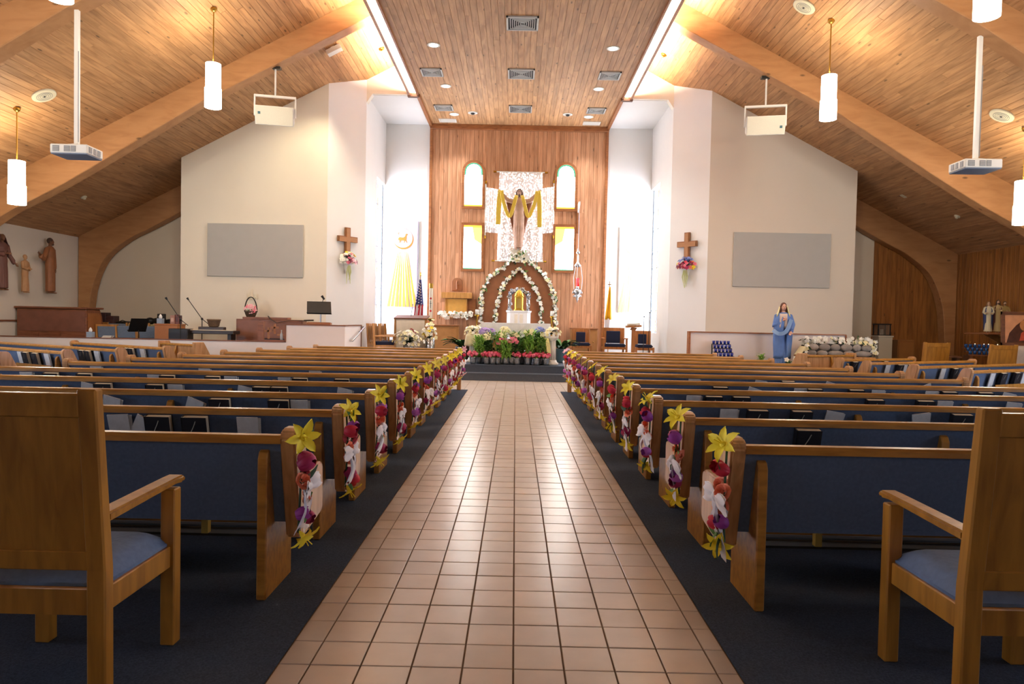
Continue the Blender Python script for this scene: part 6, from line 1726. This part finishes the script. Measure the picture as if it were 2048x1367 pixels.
for r in range(4):
    y, z = -.12+r*.09, .74+r*.085
    MB().box((-.20, y-.045, z-.015), (.20, y+.045, z)).build('shelf', IRON, t)
    for c_ in range(5):
        v = MB().lathe([(.026, 0), (.034, .07), (.030, .07), (.022, .01)], n=12).build('votive_glass', CBL, t, smooth=True, loc=(-.16+c_*.08, y, z))
MB().box((-.2, -.17, .60), (.2, -.155, .72)).build('coin_box', IRON, t); MB().box((-.05, -.176, .655), (.05, -.168, .675)).build('slot_plate', STEEL, t)
# Mary statue
MBL = mat('mary_blue', '5a7fc0', rough=.6, noise=.08, nscale=10); MSK = mat('mary_skin', 'd8a890', rough=.5); MRB = mat('mary_robe', 'd8c4b4', rough=.6); MVL = mat('mary_veil', 'e4dca8', rough=.6); MHR = mat('mary_hair', '5e3624', rough=.7)
t = thing('statue_pedestal', 'low wooden pedestal under the blue robed statue', 'pedestal', (5.72, 15.05, .004))
MB().box((-.25, -.2, 0), (.25, .2, .50)).build('body', LTW, t, bevel=.008); MB().box((-.28, -.23, .50), (.28, .23, .55)).build('top', LTW, t, bevel=.006)
mf_ = figure('mary_statue', 'statue of a veiled woman in a blue mantle, hand at her chest', 'statue', (5.72, 15.05, .555), 1.345, -.32, MSK, MBL, MHR, (-.02, -.17, 1.26), (.20, -.16, .98), (-.23, -.04, 1.12), (.25, -.03, 1.16), veil=MVL, group=None, flare=.20, head_turn=.25)
def mm(u, v):
    a = -PI*.95 + u*PI*1.9 - .25
    rr = (.25 + .018*math.sin(12*a+4*v))*(1-.10*v)
    if v < .15: rr *= .62 + .38*v/.15
    return (math.sin(a)*rr, .0 + math.cos(a)*rr*.78, 1.47 - 1.25*v)
mo = MB().grid(mm, 30, 14, .014).build('mantle', MBL, mf_, smooth=True); mo.scale = (1.345/1.75,)*3
sw = strip([(.20, -.20, 1.30), (.08, -.26, .98), (-.10, -.25, .90), (-.26, -.12, 1.0)], .10).build('sash', mat('mary_light_blue', '7da0cc', rough=.6), mf_, smooth=True); sw.scale = (1.345/1.75,)*3
ht = MB().ell((.0, -.17, 1.30), (.035, .02, .04)).build('heart', mat('heart_red', '9a4a34', rough=.5), mf_, smooth=True); ht.scale = (1.345/1.75,)*3
# blouse front panel between the mantle edges
def bp(u, v): 
    x = (u-.5)*.20; return (x, -.15 - .02*math.cos(u*PI*2)*.5 - .02*math.sin(v*PI), 1.46 - .40*v)
bo = MB().grid(bp, 6, 6, .01).build('bodice', MRB, mf_, smooth=True); bo.scale = (1.345/1.75,)*3
for lb, u, v, Y, zb, hh in (('small potted fern left of the blue robed statue', 1523, 700, 15.1, .55, .36), ('white lily plant at the feet of the blue robed statue', 1577, 712, 14.75, .50, .25)):
    p = at(u, v, Y); rnd = random.Random(int(u))
    t = thing('small_potted_plant', lb, 'potted plant', (p.x, Y, .004))
    MB().lathe([(.16, 0), (.16, zb-.12), (.0, zb-.12)], n=14).build('stand', DARKM, t)
    MB().lathe([(.07, zb-.12), (.10, zb+.06), (.08, zb+.06)], n=14).build('pot', FOIL, t, smooth=True)
    foliage(rnd, 50, hh, .17, .022, GRASS, (0, 0, zb), .12).build('foliage', (GRASS, LEAF)[u > 1550], t, kind='stuff')
    if u > 1550:
        for k in range(5): put('blossom', BLS[WHF.name], t, (rnd.uniform(-.15, .12), -.08, zb+rnd.uniform(.12, .25)), (rnd.uniform(-.6, .6), -1, .4), .06, k)
# stone planter with white flowers on a wood table
t = thing('long_wood_table', 'long wooden table under the stone planter', 'table', (6.94, 15.2, .004))
MB().box((-.76, -.2, .72), (.76, .2, .78)).build('table_top', LTW, t, bevel=.005)
MB().box((-.78, -.19, .46), (.78, -.17, .72)).build('apron', LTW, t)
for x in (-.72, 0, .72): MB().box((x-.03, -.18, 0), (x+.03, .18, .72)).build('leg', LTW, t)
for k in range(3): MB().box((-.6+k*.12, -.20, .50), (-.52+k*.12, -.188, .68)).build('vent_slot', BLACK, t)
t = thing('cardboard_box', 'small brown cardboard box left of the wood table', 'box', (6.16, 14.75, .004))
MB().box((-.24, -.18, 0), (.24, .18, .82)).build('body', mat('cardboard', 'b08050', rough=.7), t)
MB().box((-.02, -.185, .7), (.01, -.178, .80)).build('tape', PAPER, t)
MB().prism([(-.24, .82), (-.13, 1.0), (-.11, .99), (-.22, .82)], -.15, .15, 'y').build('flap', mat('flap_pale', 'd8cc9c', rough=.7), t)
t = thing('stone_planter', 'grey stone planter trough under white flowers', 'planter', (6.94, 15.2, .785))
STONE = mat('stone_grey', '8f8880', rough=.85, noise=.25, nscale=9, var=.18); MORT = mat('stone_mortar', '2e2c2a', rough=.9)
MB().box((-.70, -.14, 0), (.70, .14, .27)).build('core', MORT, t)
rnd = random.Random(91)
for row, (z0, z1, n) in enumerate(((.005, .13, 5), (.12, .268, 6))):
    x = -.70
    ws = [rnd.uniform(.7, 1.3) for _ in range(n)]; S_ = sum(ws)
    for q in ws:
        w_ = 1.4*q/S_
        MB().ell((x+w_/2, -.135, (z0+z1)/2), (w_*.52, .05, (z1-z0)*.53), 12, 8).build('stone', STONE, t, smooth=True)
        x += w_
t = thing('planter_flowers', 'bank of white blossoms filling the stone planter', 'flowers', (6.94, 15.2, 1.057))
foliage(rnd, 90, .14, .12, .03, LEAFD, (0, 0, 0)).build('foliage', LEAFD, t, kind='stuff')
sp = [(rnd.uniform(-.75, .78), rnd.uniform(-.16, .0), rnd.uniform(-.02, .13)) for _ in range(95)] + [(-.74+rnd.uniform(-.03, .04), -.17, -.02-rnd.uniform(0, .2)) for _ in range(8)] + [(.74+rnd.uniform(-.06, .05), -.17, -rnd.uniform(0, .2)) for _ in range(12)]
cluster(t, sp, (WHF, WHF, WHF, CRF), .05, rnd, leaves=50, lr=.10, lmats=(LEAFD, LEAFD))
# lantern pedestal, wood cabinet by the dark wall
t = thing('lantern_pedestal', 'plain white pedestal against the dark wood wall', 'pedestal', (9.33, 17.9, .004))
MB().box((-.17, -.17, 0), (.17, .17, 1.19)).build('shaft', mat('pedestal_grey', 'b0a898', rough=.7), t, bevel=.005); MB().box((-.19, -.19, 1.19), (.19, .19, 1.225)).build('top', mat('pedestal_grey2', 'bcb4a4', rough=.7), t)
t = thing('glass_lantern', 'dark framed glass lantern on the white pedestal', 'lantern', (9.31, 17.9, 1.23))
for sx in (-1, 1):
    for sy in (-1, 1): MB().box((sx*.15-.012, sy*.12-.012, 0), (sx*.15+.012, sy*.12+.012, .27)).build('post', IRON, t)
MB().box((-.17, -.14, .27), (.17, .14, .30)).build('roof', IRON, t); MB().box((-.17, -.14, 0), (.17, .14, .02)).build('base', IRON, t)
for y in (-.12, .12): MB().box((-.14, y-.002, .02), (.14, y+.002, .27)).build('pane', mat('lantern_glass', '706860', rough=.1, alpha=.35), t)
MB().lathe([(.04, .02), (.04, .16), (0, .16)], n=12).build('candle', IVORY, t)
t = thing('side_cabinet', 'low brown wooden cabinet against the dark wall', 'cabinet', (10.0, 18.2, .004))
MB().box((-.22, -.2, 0), (.22, .2, 1.12)).build('body', mat('side_cab', '8a5a2a', rough=.5, noise=.1, nscale=6), t, bevel=.006)
MB().box((-.19, -.212, .06), (.19, -.2, 1.06)).build('door', mat('side_cab2', '946230', rough=.5, noise=.1, nscale=6), t); MB().ell((.14, -.22, .62), .014, 6, 5).build('knob', BRASS, t)
# votive stand and shelf with three small statues on the right wall
t = thing('votive_stand', 'stepped stand of blue glass votives on the right side', 'candle rack', (10.55, 15.75, .004), -.25, 'votive candle racks')
for r in range(3):
    MB().box((-.42, -.18+r*.14, 0 if r == 9 else .84+r*.07), (.42, -.04+r*.14, .87+r*.07)).build('tier', DKTRIM, t)
    for c_ in range(9): MB().lathe([(.03, 0), (.036, .08), (.03, .08), (.025, .01)], n=10).build('votive_glass', mat('blue_votive', '1a4a86', rough=.15), t, smooth=True, loc=(-.36+c_*.09, -.11+r*.14, .871+r*.07))
for c_ in (2, 4, 5, 7): MB().ell((-.36+c_*.09, .17, 1.095), (.008, .008, .012), 6, 5).build('flame', FLM, t)
for sx in (-1, 1): MB().box((sx*.36-.03, -.16, 0), (sx*.36+.03, .22, .84)).build('leg', DKTRIM, t)
MB().box((-.40, -.17, .3), (.40, .2, .33)).build('lower_shelf', DKTRIM, t)
t = thing('side_stool', 'dark wooden stepped kneeler before the right wall', 'kneeler', (9.72, 15.95, .004), -.25)
MB().box((-.3, -.2, .78), (.3, .2, .82)).build('top', DKTRIM, t, bevel=.005); MB().box((-.26, -.15, .55), (.3, .2, .60)).build('step', DKTRIM, t)
for sx in (-1, 1): MB().box((sx*.24-.03, -.16, 0), (sx*.24+.03, .16, .78)).build('leg', DKTRIM, t)
t = thing('statue_shelf', 'wooden shelf with brackets holding three small statues', 'shelf', (11.30, 16.6, 1.20))
MB().box((-.45, -.42, .12), (.53, .45, .16)).build('board', BRONZ, t, bevel=.005)
for y in (-.25, .25): MB().prism([(-.10, .12), (.53, .12), (.53, -.25)], y-.03, y+.03, 'y').build('bracket', LTW, t)
SK2 = mat('plaster_skin', 'b89880', rough=.6)
figure('small_saint_statue', 'small statue in a white robe and blue cloak on the wall shelf', 'statue', (11.02, 16.45, 1.362), .72, -.35, SK2, mat('plaster_white', 'c8c0a4', rough=.7), mat('plaster_hair', '8a6a4a', rough=.7), (-.14, -.16, 1.1), (.14, -.16, 1.1), (-.24, -.03, 1.12), (.24, -.03, 1.12), mantle=mat('plaster_blue', '2c3a68', rough=.7), group='small statues on the wall shelf', flare=.2, vox=.02)
figure('small_saint_statue', 'small bearded statue in a tan robe and maroon cloak on the wall shelf', 'statue', (11.27, 16.50, 1.362), .76, -.35, SK2, mat('plaster_tan', 'b09868', rough=.7), mat('plaster_dark', '3a2a20', rough=.7), (-.22, -.2, 1.2), (.1, -.16, 1.25), (-.25, -.05, 1.12), (.24, -.03, 1.12), mantle=mat('plaster_maroon', '5a2a22', rough=.7), beard=True, group='small statues on the wall shelf', flare=.19, vox=.02)
figure('small_saint_statue', 'small statue in an ochre cloak at the right of the wall shelf', 'statue', (11.50, 16.60, 1.362), .74, -.35, SK2, mat('plaster_ochre', 'a08850', rough=.7), mat('plaster_brown', '5a4028', rough=.7), (-.1, -.17, 1.15), (.1, -.17, 1.2), (-.24, -.03, 1.12), (.24, -.03, 1.12), mantle=mat('plaster_ochre2', '96804a', rough=.7), beard=True, long_hair=False, group='small statues on the wall shelf', flare=.19, vox=.02)
# framed icon on a cloth covered stand
t = thing('cloth_stand', 'stand covered with a pale cloth at the right picture edge', 'stand', (10.45, 14.5, .004))
MB().box((-.46, -.18, 0), (.46, .2, 1.09)).build('box', DKTRIM, t)
def cs(u, v): return ((u-.5)*1.0, -.20 - .012*math.sin(u*26)*v, 1.105 - 1.08*v)
MB().grid(cs, 36, 6, .005).box((-.5, -.2, 1.09), (.5, .22, 1.105)).build('cloth', mat('stand_cloth', 'b4aaa0', rough=.85, noise=.08, nscale=15), t, smooth=True)
t = thing('framed_picture', 'framed warm coloured picture leaning on the cloth covered stand', 'picture', (10.5, 14.55, 1.11))
M = Matrix.Rotation(-.06, 4, 'X')
fw, fh = .46, .70
for lo, hi in (((-fw, -.03, 0), (fw, .02, .06)), ((-fw, -.03, fh-.06), (fw, .02, fh)), ((-fw, -.03, 0), (-fw+.06, .02, fh)), ((fw-.06, -.03, 0), (fw, .02, fh))):
    MB().box(lo, hi, M).build('frame', DKTRIM, t)
MB().box((-fw+.06, -.01, .06), (fw-.06, .0, fh-.06), M).build('picture', mat('pic_peach', 'c89068', rough=.35, noise=.15, nscale=6), t)
MB().prism([(-.36, .06), (.36, .06), (.36, .40), (.2, .52), (.02, .56), (-.16, .42), (-.30, .26)], -.014, -.010, 'y', M).build('picture_dark_area', mat('pic_brown', '4a2a1c', rough=.35, noise=.3, nscale=12), t)
MB().prism([(-.10, .10), (.30, .14), (.28, .34), (.10, .38), (-.06, .26)], -.018, -.013, 'y', M).build('picture_red_area', mat('pic_red', 'b04a34', rough=.35, noise=.2, nscale=14), t)
MB().prism([(.0+.09*math.cos(k), .42+.11*math.sin(k)) for k in [i*2*PI/14 for i in range(14)]], -.020, -.015, 'y', M).build('picture_ochre_area', mat('pic_ochre', 'b07848', rough=.35, noise=.15, nscale=14), t)
